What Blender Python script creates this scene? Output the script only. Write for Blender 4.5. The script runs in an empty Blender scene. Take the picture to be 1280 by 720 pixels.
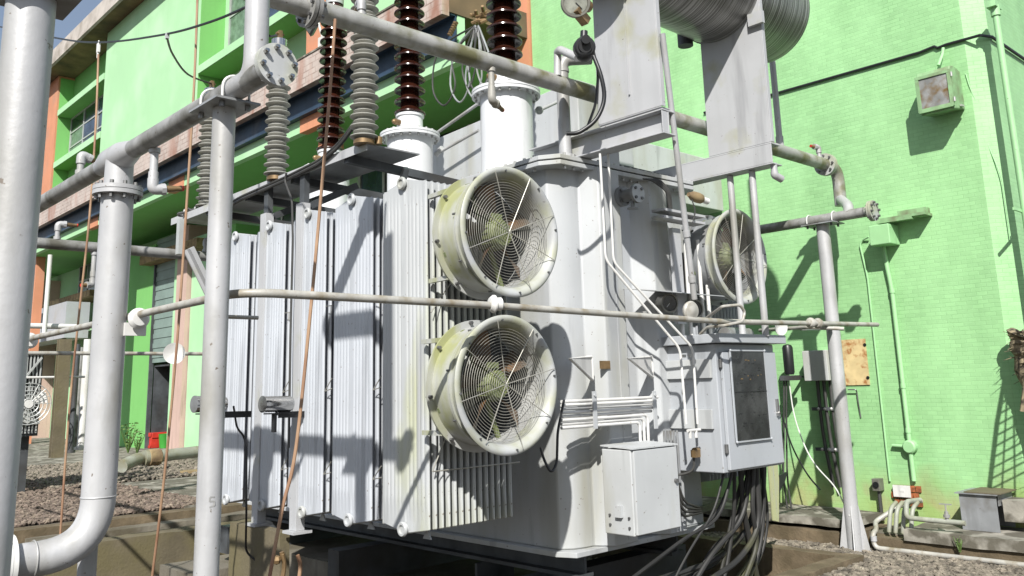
import bpy, bmesh, math, random
from mathutils import Vector, Matrix, noise
R_=math.radians
random.seed(7)
scn=bpy.context.scene
COL=scn.collection
# ---------------------------------------------------------------- camera geometry (surveyed from the photograph)
F_PX=1084.3658; PY=263.4318
RR=Vector((0.7350,-0.6775,-0.0279)); RD=Vector((0.1144,0.1641,-0.9798)); RF=Vector((0.6684,0.7169,0.1980))
RF.normalize(); RR=(RR-RF*RR.dot(RF)).normalized(); RD=RF.cross(RR).normalized()
CAM=Vector((0,0,1.6))
def A(px,py,**k):
    """point on an axis-aligned plane (x=, y= or z=) seen at a pixel of the survey photograph"""
    d=RF+RR*((px-640)/F_PX)+RD*((py-PY)/F_PX)
    (a,v),=k.items()
    if a=='d': return CAM+d*v
    i='xyz'.index(a)
    return CAM+d*((v-CAM[i])/d[i])
def L(c):
    """sRGB hex-ish tuple 0..255 -> linear"""
    return tuple(((v/255/12.92) if v/255<=.04045 else ((v/255+.055)/1.055)**2.4) for v in c)
# ---------------------------------------------------------------- materials
MATS={}; ALB=.80
def mat(name,c,rough=.5,metal=0,var=.12,vs=2.5,streak=0,sc=None,dirt=None,da=.4,ds=1.2,dsoft=.12,zs=1,bump=0,bs=40,spec=.5,bumpdist=.01,grad=None):
    c=tuple(v*ALB for v in c); dirt=tuple(v*ALB for v in dirt) if dirt else None; sc=tuple(v*ALB for v in sc) if sc else None
    m=bpy.data.materials.new(name); m.use_nodes=True
    nt=m.node_tree; N=nt.nodes; K=nt.links
    b=N['Principled BSDF']; b.inputs['Roughness'].default_value=rough; b.inputs['Metallic'].default_value=metal
    b.inputs['Specular IOR Level'].default_value=spec
    tc=N.new('ShaderNodeTexCoord'); src=tc.outputs['Object']
    def nz(scale,detail=5,zsq=1,off=0):
        mp=N.new('ShaderNodeMapping'); mp.inputs['Scale'].default_value=(1,1,zsq); mp.inputs['Location'].default_value=(off,off*.7,off*.3)
        K.new(src,mp.inputs['Vector']); n=N.new('ShaderNodeTexNoise'); n.inputs['Scale'].default_value=scale; n.inputs['Detail'].default_value=detail
        K.new(mp.outputs[0],n.inputs['Vector']); return n.outputs['Fac']
    def ramp(fac,p0,p1):
        r=N.new('ShaderNodeMapRange'); r.inputs['From Min'].default_value=p0; r.inputs['From Max'].default_value=p1; r.clamp=True
        K.new(fac,r.inputs['Value']); return r.outputs[0]
    def mix(fac,a,bb):
        x=N.new('ShaderNodeMix'); x.data_type='RGBA'
        if hasattr(fac,'is_output'): K.new(fac,x.inputs[0])
        else: x.inputs[0].default_value=fac
        for i,v in((6,a),(7,bb)):
            if hasattr(v,'is_output'): K.new(v,x.inputs[i])
            else: x.inputs[i].default_value=(*v,1)
        return x.outputs[2]
    c2=tuple(v*(1-var*1.6) for v in c); c3=tuple(min(1,v*(1+var*.6)) for v in c)
    col=mix(ramp(nz(vs),.3,.7),c2,c3)
    if streak: col=mix(ramp(nz(9,4,.06,3.1),.52,.75),col,tuple(v*(1-streak) for v in (sc or c)) if not sc else sc)
    if dirt:
        dn=nz(ds,6,zs,7.7)
        if grad:
            dp=N.new('ShaderNodeVectorMath'); dp.operation='DOT_PRODUCT'; dp.inputs[1].default_value=grad[:3]; K.new(src,dp.inputs[0])
            ad=N.new('ShaderNodeMath'); ad.operation='ADD'; K.new(dp.outputs['Value'],ad.inputs[0]); K.new(dn,ad.inputs[1])
            ad2=N.new('ShaderNodeMath'); ad2.operation='ADD'; K.new(ad.outputs[0],ad2.inputs[0]); ad2.inputs[1].default_value=grad[3]; dn=ad2.outputs[0]
        col=mix(ramp(dn,1-da-dsoft,1-da+dsoft),col,dirt)
    if any(w in name for w in('paint','pipe','beam','shelf')) and 'wall' not in name and 'terracotta' not in name:
        col=mix(ramp(nz(34,3,1,5.5),.705,.735),col,tuple(v*.38*q for v,q in zip(c,(1,.85,.7))))
        col=mix(ramp(nz(5,7,.12,9.2),.60,.70),col,tuple(v*.72 for v in c))
    K.new(col,b.inputs['Base Color'])
    rr=N.new('ShaderNodeMapRange'); rr.inputs['To Min'].default_value=max(.05,rough-.1); rr.inputs['To Max'].default_value=min(1,rough+.12)
    K.new(nz(vs*4,4,1,1.3),rr.inputs['Value']); K.new(rr.outputs[0],b.inputs['Roughness'])
    if bump:
        bp=N.new('ShaderNodeBump'); bp.inputs['Strength'].default_value=bump; bp.inputs['Distance'].default_value=bumpdist
        K.new(nz(bs,5),bp.inputs['Height']); K.new(bp.outputs[0],b.inputs['Normal'])
    MATS[name]=m; m['_mix']=1
    m['h']=0
    return m
def nodes_of(m): return m.node_tree.nodes,m.node_tree.links
mossy=(.17,.20,.045)
M={}
M['pipe']=mat('aluminium painted pipe',(.49,.495,.505),.45,.12,.10,3,.12,dirt=(.30,.295,.27),da=.43,ds=3.5,zs=.35,dsoft=.10,bump=.10,bs=45)
M['pipe_old']=mat('weathered pipe',(.40,.40,.39),.5,.25,.2,3,.25,dirt=(.13,.125,.10),da=.45,ds=5,bump=.1,bs=60)
M['pipe_moss']=mat('mossy pipe',(.46,.46,.44),.5,.2,.15,3,.2,dirt=(.17,.165,.08),da=.43,ds=5,bump=.1,bs=60)
M['ring']=mat('ring pipe paint',(.47,.46,.42),.5,.1,.15,4,.2,dirt=(.26,.22,.15),da=.40,ds=9,bump=.1,bs=80)
M['tank']=mat('tank grey paint',(.50,.52,.535),.42,0,.07,1.2,.12,dirt=(.36,.36,.31),da=.40,ds=2.4,zs=.18,bump=.03,bs=30)
M['fin']=mat('radiator paint',(.53,.56,.605),.36,0,.06,1.5,.16,dirt=(.42,.44,.45),da=.40,ds=1.5,zs=.35)
M['finmoss']=mat('radiator paint with moss',(.51,.53,.54),.45,0,.06,1.5,.10,dirt=(.44,.46,.26),da=.5,ds=3.6,zs=.35,dsoft=.14,grad=(0,-.50,-.10,-.05))
M['cab']=mat('cabinet grey paint',(.43,.455,.485),.45,0,.05,1.5,.08,dirt=(.38,.39,.38),da=.36,ds=1.5)
M['box']=mat('junction box paint',(.52,.54,.55),.5,0,.07,2,.08,dirt=(.40,.40,.35),da=.38,ds=3,zs=.3)
M['turret']=mat('turret white paint',(.72,.735,.75),.35,0,.04,2,.06)
M['beam']=mat('beam light grey',(.47,.48,.495),.5,0,.06,2,.1,dirt=(.36,.36,.22),da=.33,ds=3)
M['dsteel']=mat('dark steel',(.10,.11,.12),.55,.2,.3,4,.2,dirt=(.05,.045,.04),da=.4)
M['shelf']=mat('shelf steel',(.33,.345,.36),.5,.2,.2,3,.15,dirt=(.16,.15,.13),da=.4,ds=4)
M['black']=mat('black plastic',(.015,.016,.018),.4,0,.2)
M['cable']=mat('grey black cable',(.055,.055,.052),.5,0,.25,5)
M['cablem']=mat('mossy cable',(.028,.028,.027),.55,0,.3,3,dirt=(.13,.13,.05),da=.42,ds=2.0,dsoft=.15,grad=(0,0,-.22,0.02))
M['porc']=mat('brown porcelain',(.036,.011,.0065),.18,0,.25,6,spec=.4)
M['sili']=mat('grey silicone rubber',(.42,.42,.385),.6,0,.06,4,.06,dirt=(.33,.32,.28),da=.4,ds=4)
M['copper']=mat('oxidised copper strap',(.44,.28,.17),.6,.1,.18,6,.2,dirt=(.24,.12,.07),da=.45,ds=3)
M['brass']=mat('aged brass',(.30,.20,.10),.45,.5,.3,9)
M['bolt']=mat('bolt steel',(.22,.22,.22),.4,.6,.3,9)
M['boltlight']=mat('galvanised bolt',(.5,.5,.48),.4,.4,.2,9)
M['chrome']=mat('stainless steel',(.6,.59,.57),.13,1,.05,4)
M['red']=mat('red plastic',(.60,.045,.03),.4,0,.2,5)
M['white']=mat('white paint',(.72,.72,.70),.5,0,.06,4,.1,dirt=(.5,.48,.42),da=.3)
M['shroud']=mat('fan shroud paint',(.52,.53,.52),.45,.1,.1,3,.1,dirt=(.36,.375,.19),da=.40,ds=4.5,zs=.3,dsoft=.10,grad=(-.22,0,.05,0),bump=.06,bs=50)
M['bell']=mat('fan bell mouth paint',(.46,.475,.48),.45,0,.08,4,.15,dirt=(.34,.35,.20),da=.43,ds=4,dsoft=.15)
M['motor']=mat('mossy fan motor',(.20,.235,.12),.6,0,.2,8,.2,dirt=(.17,.20,.06),da=.5,ds=8)
M['blade']=mat('fan blade',(.17,.15,.125),.45,.2,.3,6,.2,dirt=(.26,.13,.05),da=.5,ds=4)
M['guard']=mat('guard wire',(.46,.45,.40),.4,.4,.1,10)
M['rustplate']=mat('rusted yellow plate',(.66,.52,.27),.6,0,.12,9,dirt=(.36,.16,.05),da=.42,ds=11,dsoft=.07)
M['glassdial']=mat('dial face',(.28,.29,.25),.25,0,.3,14)
M['dark']=mat('dark window glass',(.025,.032,.038),.12,0,.4,6,spec=.8)
M['panel']=mat('display glass panel',(.018,.021,.020),.22,0,.5,7,dirt=(.05,.054,.053),da=.45,ds=5,spec=.7)
M['glassb']=mat('blue window glass',(.05,.075,.12),.08,0,.5,1.5,spec=1)
M['glassg']=mat('patterned window glass',(.16,.24,.18),.3,0,.3,6)
M['alu']=mat('aluminium window frame',(.52,.54,.53),.4,.2,.1,3)
M['mint']=mat('mint wall paint',(.39,.67,.38),.75,0,.035,.5,.04,dirt=(.46,.72,.45),da=.4,ds=.7,bump=.04,bs=15)
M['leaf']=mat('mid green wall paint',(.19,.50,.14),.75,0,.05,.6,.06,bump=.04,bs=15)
M['orange']=mat('terracotta paint',(.62,.27,.15),.75,0,.08,1,.12,dirt=(.45,.25,.17),da=.35)
M['pink']=mat('faded pink paint',(.56,.40,.34),.8,0,.08,1,.12)
M['eave']=mat('eave concrete',(.50,.455,.41),.85,0,.12,2,.2,dirt=(.24,.21,.17),da=.36,ds=1.2,bump=.2,bs=20)
M['soffit']=mat('stained soffit',(.24,.16,.09),.9,0,.25,1,.3,dirt=(.06,.045,.03),da=.45,ds=.8)
M['navy']=mat('navy steel beam',(.035,.07,.12),.5,.1,.25,1.5,.3,dirt=(.09,.10,.12),da=.35)
M['shutter']=mat('grey green shutter',(.22,.30,.27),.6,0,.1,2,.1)
M['slab']=mat('ochre stained slab',(.36,.27,.14),.9,0,.25,3,.3,dirt=(.16,.11,.06),da=.45,ds=5)
M['conc']=mat('weathered concrete',(.21,.19,.15),.9,0,.2,2.5,.25,dirt=(.10,.085,.055),da=.47,ds=2.2,bump=.5,bs=28)
M['concpale']=mat('pale patchy concrete',(.37,.35,.30),.9,0,.25,3,.2,dirt=(.12,.11,.085),da=.54,ds=4.5,dsoft=.06,bump=.4,bs=28)
M['concbrown']=mat('brown mossy concrete',(.19,.145,.09),.95,0,.25,5,.3,dirt=(.105,.08,.045),da=.5,ds=5,bump=.6,bs=40)
M['concyel']=mat('yellowish pit concrete',(.16,.135,.085),.95,0,.2,3,.3,dirt=(.14,.12,.06),da=.48,ds=2.5,bump=.5,bs=30)
M['soil']=mat('dark soil',(.13,.11,.085),.95,0,.3,3,0,dirt=(.07,.06,.045),da=.5,ds=4,bump=.8,bs=35,bumpdist=.02)
M['stone']=mat('gravel stone',(.22,.19,.15),.85,0,.5,9,0,dirt=(.34,.30,.235),da=.36,ds=14,bump=.3,bs=60)
M['stonedark']=mat('red brown gravel',(.165,.125,.10),.9,0,.45,9,0,dirt=(.32,.26,.20),da=.40,ds=12,bump=.3,bs=60)
M['weed']=mat('weed leaf',(.10,.17,.035),.6,0,.3,20)
M['gpipe']=mat('green painted conduit',(.36,.66,.33),.55,0,.08,4,.1)
M['brick']=mat('exposed brick',(.42,.13,.045),.9,0,.3,14,0,dirt=(.16,.05,.02),da=.45,ds=14,bump=.6,bs=40)
M['mosspaint']=mat('mossy lamp housing',(.28,.48,.24),.6,0,.15,5,.3,dirt=(.17,.20,.11),da=.42,ds=7)
M['pvc']=mat('grey green pvc pipe',(.38,.40,.34),.5,0,.15,3,.2,dirt=(.22,.21,.13),da=.42,ds=4)
M['gauge']=mat('gauge bezel',(.25,.245,.21),.4,.4,.2,9)
M['bark']=mat('woven straw mat',(.33,.27,.17),.9,0,.35,25,0,dirt=(.05,.04,.03),da=.45,ds=22)
M['consv']=mat('conservator brushed paint',(.30,.30,.285),.36,.45,.1,2)
M['plastgreen']=mat('green plastic',(.06,.35,.05),.4)
M['lensglass']=mat('pale lamp glass',(.42,.52,.55),.12)
# tile walls ------------------------------------------------------
def tile(name,base,mortar,w,h,axis,msz=.0045,dirt=None,z0=.2,z1=1.3,stain=None):
    base=tuple(v*ALB for v in base); mortar=tuple(v*ALB for v in mortar)
    m=mat(name,base,.5); N,K=nodes_of(m); b=N['Principled BSDF']
    for l in list(b.inputs['Base Color'].links): K.remove(l)
    tc=N.new('ShaderNodeTexCoord'); sp=N.new('ShaderNodeSeparateXYZ'); K.new(tc.outputs['Object'],sp.inputs[0])
    geo=N.new('ShaderNodeNewGeometry'); gs=N.new('ShaderNodeSeparateXYZ'); K.new(geo.outputs['Normal'],gs.inputs[0])
    ab=N.new('ShaderNodeMath'); ab.operation='ABSOLUTE'; K.new(gs.outputs['Y'],ab.inputs[0])
    gt=N.new('ShaderNodeMath'); gt.operation='GREATER_THAN'; gt.inputs[1].default_value=.8; K.new(ab.outputs[0],gt.inputs[0])
    mx=N.new('ShaderNodeMix'); K.new(gt.outputs[0],mx.inputs[0]); K.new(sp.outputs['Y'],mx.inputs[2]); K.new(sp.outputs['X'],mx.inputs[3])
    cb=N.new('ShaderNodeCombineXYZ'); K.new(mx.outputs[0],cb.inputs['X']); K.new(sp.outputs['Z'],cb.inputs['Y'])
    # slight waviness so the courses are not ruler straight
    wn=N.new('ShaderNodeTexNoise'); wn.inputs['Scale'].default_value=5; K.new(tc.outputs['Object'],wn.inputs['Vector'])
    wm=N.new('ShaderNodeVectorMath'); wm.operation='MULTIPLY_ADD'; wm.inputs[1].default_value=(.012,.012,0); K.new(wn.outputs['Color'],wm.inputs[0]); K.new(cb.outputs[0],wm.inputs[2])
    br=N.new('ShaderNodeTexBrick'); br.inputs['Scale'].default_value=1; br.inputs['Brick Width'].default_value=w; br.inputs['Row Height'].default_value=h
    br.inputs['Mortar Size'].default_value=msz; br.inputs['Mortar Smooth'].default_value=.3; br.inputs['Bias'].default_value=0
    br.inputs['Color1'].default_value=(*base,1); br.inputs['Color2'].default_value=(*[v*.86 for v in base],1)
    K.new(wm.outputs[0],br.inputs['Vector'])
    n1=N.new('ShaderNodeTexNoise'); n1.inputs['Scale'].default_value=3.5; n1.inputs['Detail'].default_value=6; K.new(tc.outputs['Object'],n1.inputs['Vector'])
    mr=N.new('ShaderNodeMapRange'); mr.inputs['From Min'].default_value=.35; mr.inputs['From Max'].default_value=.65; K.new(n1.outputs['Fac'],mr.inputs['Value'])
    mm=N.new('ShaderNodeMix'); mm.data_type='RGBA'; mm.inputs[6].default_value=(*[v*.90 for v in base],1); mm.inputs[7].default_value=(*mortar,1); K.new(mr.outputs[0],mm.inputs[0])
    K.new(mm.outputs[2],br.inputs['Mortar']); out=br.outputs['Color']
    if stain:
        n2=N.new('ShaderNodeTexNoise'); n2.inputs['Scale'].default_value=1.6; n2.inputs['Detail'].default_value=8; K.new(tc.outputs['Object'],n2.inputs['Vector'])
        mz=N.new('ShaderNodeMapRange'); mz.inputs['From Min'].default_value=z1; mz.inputs['From Max'].default_value=z0; K.new(sp.outputs['Z'],mz.inputs['Value'])
        ad=N.new('ShaderNodeMath'); ad.operation='ADD'; K.new(mz.outputs[0],ad.inputs[0]); K.new(n2.outputs['Fac'],ad.inputs[1])
        m2=N.new('ShaderNodeMapRange'); m2.inputs['From Min'].default_value=1.0; m2.inputs['From Max'].default_value=1.5; m2.inputs['To Max'].default_value=.85; K.new(ad.outputs[0],m2.inputs['Value'])
        n3=N.new('ShaderNodeTexNoise'); n3.inputs['Scale'].default_value=2.6; K.new(tc.outputs['Object'],n3.inputs['Vector'])
        c1=N.new('ShaderNodeMix'); c1.data_type='RGBA'; c1.inputs[6].default_value=(*stain[0],1); c1.inputs[7].default_value=(*stain[1],1)
        m3=N.new('ShaderNodeMapRange'); m3.inputs['From Min'].default_value=.48; m3.inputs['From Max'].default_value=.6; K.new(n3.outputs['Fac'],m3.inputs['Value']); K.new(m3.outputs[0],c1.inputs[0])
        mm2=N.new('ShaderNodeMix'); mm2.data_type='RGBA'; K.new(m2.outputs[0],mm2.inputs[0]); K.new(out,mm2.inputs[6]); K.new(c1.outputs[2],mm2.inputs[7]); out=mm2.outputs[2]
    if dirt:
        n4=N.new('ShaderNodeTexNoise'); n4.inputs['Scale'].default_value=2.2; n4.inputs['Detail'].default_value=8
        mp=N.new('ShaderNodeMapping'); mp.inputs['Scale'].default_value=(1,1,.25); K.new(tc.outputs['Object'],mp.inputs[0]); K.new(mp.outputs[0],n4.inputs['Vector'])
        m4=N.new('ShaderNodeMapRange'); m4.inputs['From Min'].default_value=.5; m4.inputs['From Max'].default_value=.62; K.new(n4.outputs['Fac'],m4.inputs['Value'])
        x4=N.new('ShaderNodeMix'); x4.data_type='RGBA'; K.new(m4.outputs[0],x4.inputs[0]); K.new(out,x4.inputs[6]); x4.inputs[7].default_value=(*dirt,1); out=x4.outputs[2]
    n6=N.new('ShaderNodeTexNoise'); n6.inputs['Scale'].default_value=1.1; n6.inputs['Detail'].default_value=9; n6.inputs['Roughness'].default_value=.65
    mp6=N.new('ShaderNodeMapping'); mp6.inputs['Scale'].default_value=(1,1,.45); K.new(tc.outputs['Object'],mp6.inputs[0]); K.new(mp6.outputs[0],n6.inputs['Vector'])
    r6=N.new('ShaderNodeMapRange'); r6.inputs['From Min'].default_value=.38; r6.inputs['From Max'].default_value=.64; r6.inputs['To Max'].default_value=.42; K.new(n6.outputs['Fac'],r6.inputs['Value'])
    x6=N.new('ShaderNodeMix'); x6.data_type='RGBA'; K.new(r6.outputs[0],x6.inputs[0]); K.new(out,x6.inputs[6]); x6.inputs[7].default_value=(*[min(1,v*1.35+.05) for v in base],1); out=x6.outputs[2]
    K.new(out,b.inputs['Base Color'])
    bp=N.new('ShaderNodeBump'); bp.inputs['Strength'].default_value=.45; bp.inputs['Distance'].default_value=.003; bp.invert=True
    K.new(br.outputs['Fac'],bp.inputs['Height']); K.new(bp.outputs[0],b.inputs['Normal'])
    return m
M['tile']=tile('green mosaic tile',(.305,.575,.265),(.215,.44,.185),.115,.046,'x',msz=.0038,stain=((.25,.32,.08),(.30,.23,.09)),z0=.12,z1=1.1)
M['fascia']=tile('pink white fascia tile',(.50,.42,.37),(.20,.12,.09),.25,.12,'x',msz=.014,dirt=(.25,.13,.09))
# conservator: fine circumferential brushing
N,K=nodes_of(M['consv']); b=N['Principled BSDF']
tc=N.new('ShaderNodeTexCoord'); mp=N.new('ShaderNodeMapping'); mp.inputs['Scale'].default_value=(105,1.0,1.0); K.new(tc.outputs['Object'],mp.inputs[0])
nn=N.new('ShaderNodeTexNoise'); nn.inputs['Scale'].default_value=1; nn.inputs['Detail'].default_value=4; K.new(mp.outputs[0],nn.inputs['Vector'])
mr=N.new('ShaderNodeMapRange'); mr.inputs['From Min'].default_value=.38; mr.inputs['From Max'].default_value=.62; K.new(nn.outputs['Fac'],mr.inputs['Value'])
mx=N.new('ShaderNodeMix'); mx.data_type='RGBA'; mx.inputs[6].default_value=(.07,.068,.060,1); mx.inputs[7].default_value=(.33,.33,.315,1); K.new(mr.outputs[0],mx.inputs[0]); K.new(mx.outputs[2],b.inputs['Base Color'])
bp=N.new('ShaderNodeBump'); bp.inputs['Strength'].default_value=.6; bp.inputs['Distance'].default_value=.004; K.new(nn.outputs['Fac'],bp.inputs['Height']); K.new(bp.outputs[0],b.inputs['Normal'])

# ---------------------------------------------------------------- mesh builder
V=Vector
def frame(d):
    d=V(d).normalized(); u=d.cross(V((0,0,1)))
    if u.length<.05: u=d.cross(V((1,0,0)))
    u.normalize(); return u,d.cross(u).normalized()
class MB:
    def __init__(s): s.v=[]; s.f=[]
    def add(s,vs,fs):
        o=len(s.v); s.v+=[V(q) for q in vs]; s.f+=[tuple(o+i for i in f) for f in fs]; return s
    def box(s,x0,x1,y0,y1,z0,z1):
        return s.add([(x,y,z) for x in(x0,x1) for y in(y0,y1) for z in(z0,z1)],[(0,1,3,2),(4,6,7,5),(0,4,5,1),(2,3,7,6),(0,2,6,4),(1,5,7,3)])
    def bar(s,p,q,w,h,up=(0,0,1)):
        p=V(p);q=V(q);d=(q-p).normalized(); up=V(up)
        if abs(d.dot(up))>.98: up=V((1,0,0))
        a=d.cross(up).normalized(); c=a.cross(d).normalized()
        vs=[e+a*(i*w/2)+c*(j*h/2) for e in(p,q) for i in(-1,1) for j in(-1,1)]
        return s.add(vs,[(0,1,3,2),(4,6,7,5),(0,4,5,1),(2,3,7,6),(0,2,6,4),(1,5,7,3)])
    def prism(s,pts,vec):
        n=len(pts); vec=V(vec); vs=[V(p) for p in pts]+[V(p)+vec for p in pts]
        return s.add(vs,[tuple(range(n))[::-1],tuple(range(n,2*n))]+[(i,(i+1)%n,(i+1)%n+n,i+n) for i in range(n)])
    def cyl(s,p,q,r,r2=None,n=20,caps=True):
        p=V(p);q=V(q);r2=r if r2 is None else r2; u,w=frame(q-p)
        vs=[]
        for e,rr in((p,r),(q,r2)):
            for i in range(n):
                a=2*math.pi*i/n; vs.append(e+(u*math.cos(a)+w*math.sin(a))*rr)
        fs=[(i,(i+1)%n,(i+1)%n+n,i+n) for i in range(n)]
        if caps: fs+=[tuple(range(n))[::-1],tuple(range(n,2*n))]
        return s.add(vs,fs)
    def lathe(s,p,ax,prof,n=32,close=False):
        p=V(p); ax=V(ax).normalized(); u,w=frame(ax); vs=[]
        for t,r in prof:
            for i in range(n):
                a=2*math.pi*i/n; vs.append(p+ax*t+(u*math.cos(a)+w*math.sin(a))*r)
        m=len(prof); fs=[]
        for j in range(m if close else m-1):
            k=(j+1)%m
            for i in range(n): fs.append((j*n+i,j*n+(i+1)%n,k*n+(i+1)%n,k*n+i))
        if not close:
            if prof[0][1]>1e-4: fs.append(tuple(range(n))[::-1])
            if prof[-1][1]>1e-4: fs.append(tuple(range((m-1)*n,m*n)))
        return s.add(vs,fs)
    def tube(s,pts,r,n=12,fil=0,closed=False,caps=True,seg=6):
        P=[V(p) for p in pts]
        if fil and len(P)>2:
            Q=[P[0]]
            for i in range(1,len(P)-1):
                a,b_,c=P[i-1],P[i],P[i+1]; d1=(a-b_);d2=(c-b_); f=min(fil,d1.length*.48,d2.length*.48)
                p0=b_+d1.normalized()*f;p2=b_+d2.normalized()*f
                for k in range(seg+1):
                    t=k/seg; Q.append(p0*(1-t)**2+b_*2*t*(1-t)+p2*t*t)
            Q.append(P[-1]); P=Q
        m=len(P); T=[]
        for i in range(m):
            if closed: T.append((P[(i+1)%m]-P[i-1]).normalized())
            else: T.append((P[min(i+1,m-1)]-P[max(i-1,0)]).normalized())
        u,w=frame(T[0]); vs=[]
        for i in range(m):
            if i: 
                q=T[i-1].rotation_difference(T[i]); u=q@u
            u=(u-T[i]*u.dot(T[i])).normalized(); w=T[i].cross(u)
            rr=r[i] if isinstance(r,(list,tuple)) else r
            for k in range(n):
                a=2*math.pi*k/n; vs.append(P[i]+(u*math.cos(a)+w*math.sin(a))*rr)
        fs=[]
        for i in range(m if closed else m-1):
            j=(i+1)%m
            for k in range(n): fs.append((i*n+k,i*n+(k+1)%n,j*n+(k+1)%n,j*n+k))
        if caps and not closed: fs+=[tuple(range(n))[::-1],tuple(range((m-1)*n,m*n))]
        return s.add(vs,fs)
    def ring(s,c,ax,R,r,n=32,m=8):
        c=V(c);u,w=frame(ax); return s.tube([c+(u*math.cos(2*math.pi*i/n)+w*math.sin(2*math.pi*i/n))*R for i in range(n)],r,m,closed=True)
    def sphere(s,c,r,n=12,sq=(1,1,1)):
        c=V(c); vs=[];m=n//2
        for j in range(m+1):
            t=math.pi*j/m
            for i in range(n):
                a=2*math.pi*i/n; vs.append(c+V((math.sin(t)*math.cos(a)*r*sq[0],math.sin(t)*math.sin(a)*r*sq[1],math.cos(t)*r*sq[2])))
        return s.add(vs,[(j*n+i,(j+1)*n+i,(j+1)*n+(i+1)%n,j*n+(i+1)%n) for j in range(m) for i in range(n)])
    def bolts(s,c,ax,R,k,r,h,off=0,both=0):
        c=V(c);ax=V(ax).normalized();u,w=frame(ax)
        for i in range(k):
            a=2*math.pi*(i+off)/k; p=c+(u*math.cos(a)+w*math.sin(a))*R
            s.cyl(p-ax*both,p+ax*h,r,n=6)
        return s
def obj(name,mb,m,parent=None,label=None,smooth=True,bevel=0):
    me=bpy.data.meshes.new(name); base=V((0,0,0))
    if parent is not None and not parent.get('local'):
        q=parent
        while q is not None: base+=q.location; q=q.parent
    me.from_pydata([tuple(v-base) for v in mb.v],[],mb.f); me.validate()
    bm=bmesh.new(); bm.from_mesh(me); bmesh.ops.remove_doubles(bm,verts=bm.verts,dist=1e-5); bmesh.ops.recalc_face_normals(bm,faces=bm.faces); bm.to_mesh(me); bm.free()
    me.materials.append(M[m] if isinstance(m,str) else m)
    if smooth:
        me.shade_smooth(); me.set_sharp_from_angle(angle=R_(38))
    o=bpy.data.objects.new(name,me); COL.objects.link(o)
    if parent is not None: o.parent=parent
    if label: o['label']=label
    if bevel:
        b=o.modifiers.new('bevel','BEVEL'); b.width=bevel; b.segments=2; b.limit_method='ANGLE'; b.angle_limit=R_(40)
    return o
def pieces(name,mb,m,parent,**k):
    """every separate piece of the builder becomes a part of its own"""
    n=len(mb.v); par=list(range(n))
    def find(i):
        while par[i]!=i: par[i]=par[par[i]]; i=par[i]
        return i
    for f in mb.f:
        for i in f[1:]: par[find(i)]=find(f[0])
    groups={}
    for f in mb.f: groups.setdefault(find(f[0]),[]).append(f)
    for fs in groups.values():
        ids=sorted({i for f in fs for i in f}); mp={i:j for j,i in enumerate(ids)}
        s=MB(); s.v=[mb.v[i] for i in ids]; s.f=[tuple(mp[i] for i in f) for f in fs]; obj(name,s,m,parent,**k)
def thing(name,label,cat,loc=(0,0,0),group=None):
    o=bpy.data.objects.new(name,None); COL.objects.link(o); o.location=V(loc); o.empty_display_size=.2
    o['label']=label; o['category']=cat
    if group: o['group']=group
    return o
def solo(name,mb,m,label,cat,group=None,**k):
    o=obj(name,mb,m,None,**k); 
    # origin at the thing's base
    lo=[min(v.co[i] for v in o.data.vertices) for i in range(3)]; hi=[max(v.co[i] for v in o.data.vertices) for i in range(3)]
    c=V(((lo[0]+hi[0])/2,(lo[1]+hi[1])/2,lo[2])); o.data.transform(Matrix.Translation(-c)); o.location=c
    o['label']=label; o['category']=cat
    if group: o['group']=group
    return o
def struct(name,mb,m,**k):
    o=obj(name,mb,m,None,**k); o['kind']='structure'; return o
def dup(o,parent=None,loc=None,label=None):
    c=o.copy(); COL.objects.link(c); c.parent=parent
    if loc is not None: c.location=V(loc)
    if label: c['label']=label
    for ch in list(o.children): dup(ch,c)
    return c
exec_parts=[]
# ================================================================= SETTING
XW=10.3
PX0,PX1,PY0,PY1=.9,8.82,4.62,11.5; GZ=-.235
g=MB(); S=400
g.box(-S,PX0,-S,S,-1.2,0); g.box(PX1,S,-S,PY1,-1.2,GZ); g.box(PX1,S,PY1,S,-1.2,-.001); g.box(PX0,PX1,-S,PY0,-1.2,GZ); g.box(PX0,PX1,PY1+1.2,S,-1.2,0)
struct('ground',g,'soil',smooth=False)
g=MB(); g.box(PX0,PX1,PY0-.3,PY1+.3,-1.3,-.58); struct('pit_floor',g,'soil',smooth=False)
def rough_box(x0,x1,y0,y1,z0,z1,seg=.12,amp=.012,seed=0):
    """a concrete block with slightly worn, uneven faces and edges"""
    bm=bmesh.new(); nx=[max(1,min(60,int(round(d/seg)))) for d in(x1-x0,y1-y0,z1-z0)]
    mb=MB(); X=[x0+(x1-x0)*i/nx[0] for i in range(nx[0]+1)];Y=[y0+(y1-y0)*i/nx[1] for i in range(nx[1]+1)];Z=[z0+(z1-z0)*i/nx[2] for i in range(nx[2]+1)]
    def grid(a,b,f):
        o=len(mb.v)
        for i in a:
            for j in b: mb.v.append(V(f(i,j)))
        m=len(b)
        for i in range(len(a)-1):
            for j in range(m-1): mb.f.append((o+i*m+j,o+i*m+j+1,o+(i+1)*m+j+1,o+(i+1)*m+j))
    for x in(x0,x1): grid(Y,Z,lambda a,b,x=x:(x,a,b))
    for y in(y0,y1): grid(X,Z,lambda a,b,y=y:(a,y,b))
    for z in(z0,z1): grid(X,Y,lambda a,b,z=z:(a,b,z))
    for v in mb.v:
        q=v*6+V((seed,0,0)); v+=V((noise.noise(q),noise.noise(q+V((9,3,1))),noise.noise(q+V((2,7,5)))))*amp
    return mb
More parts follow.
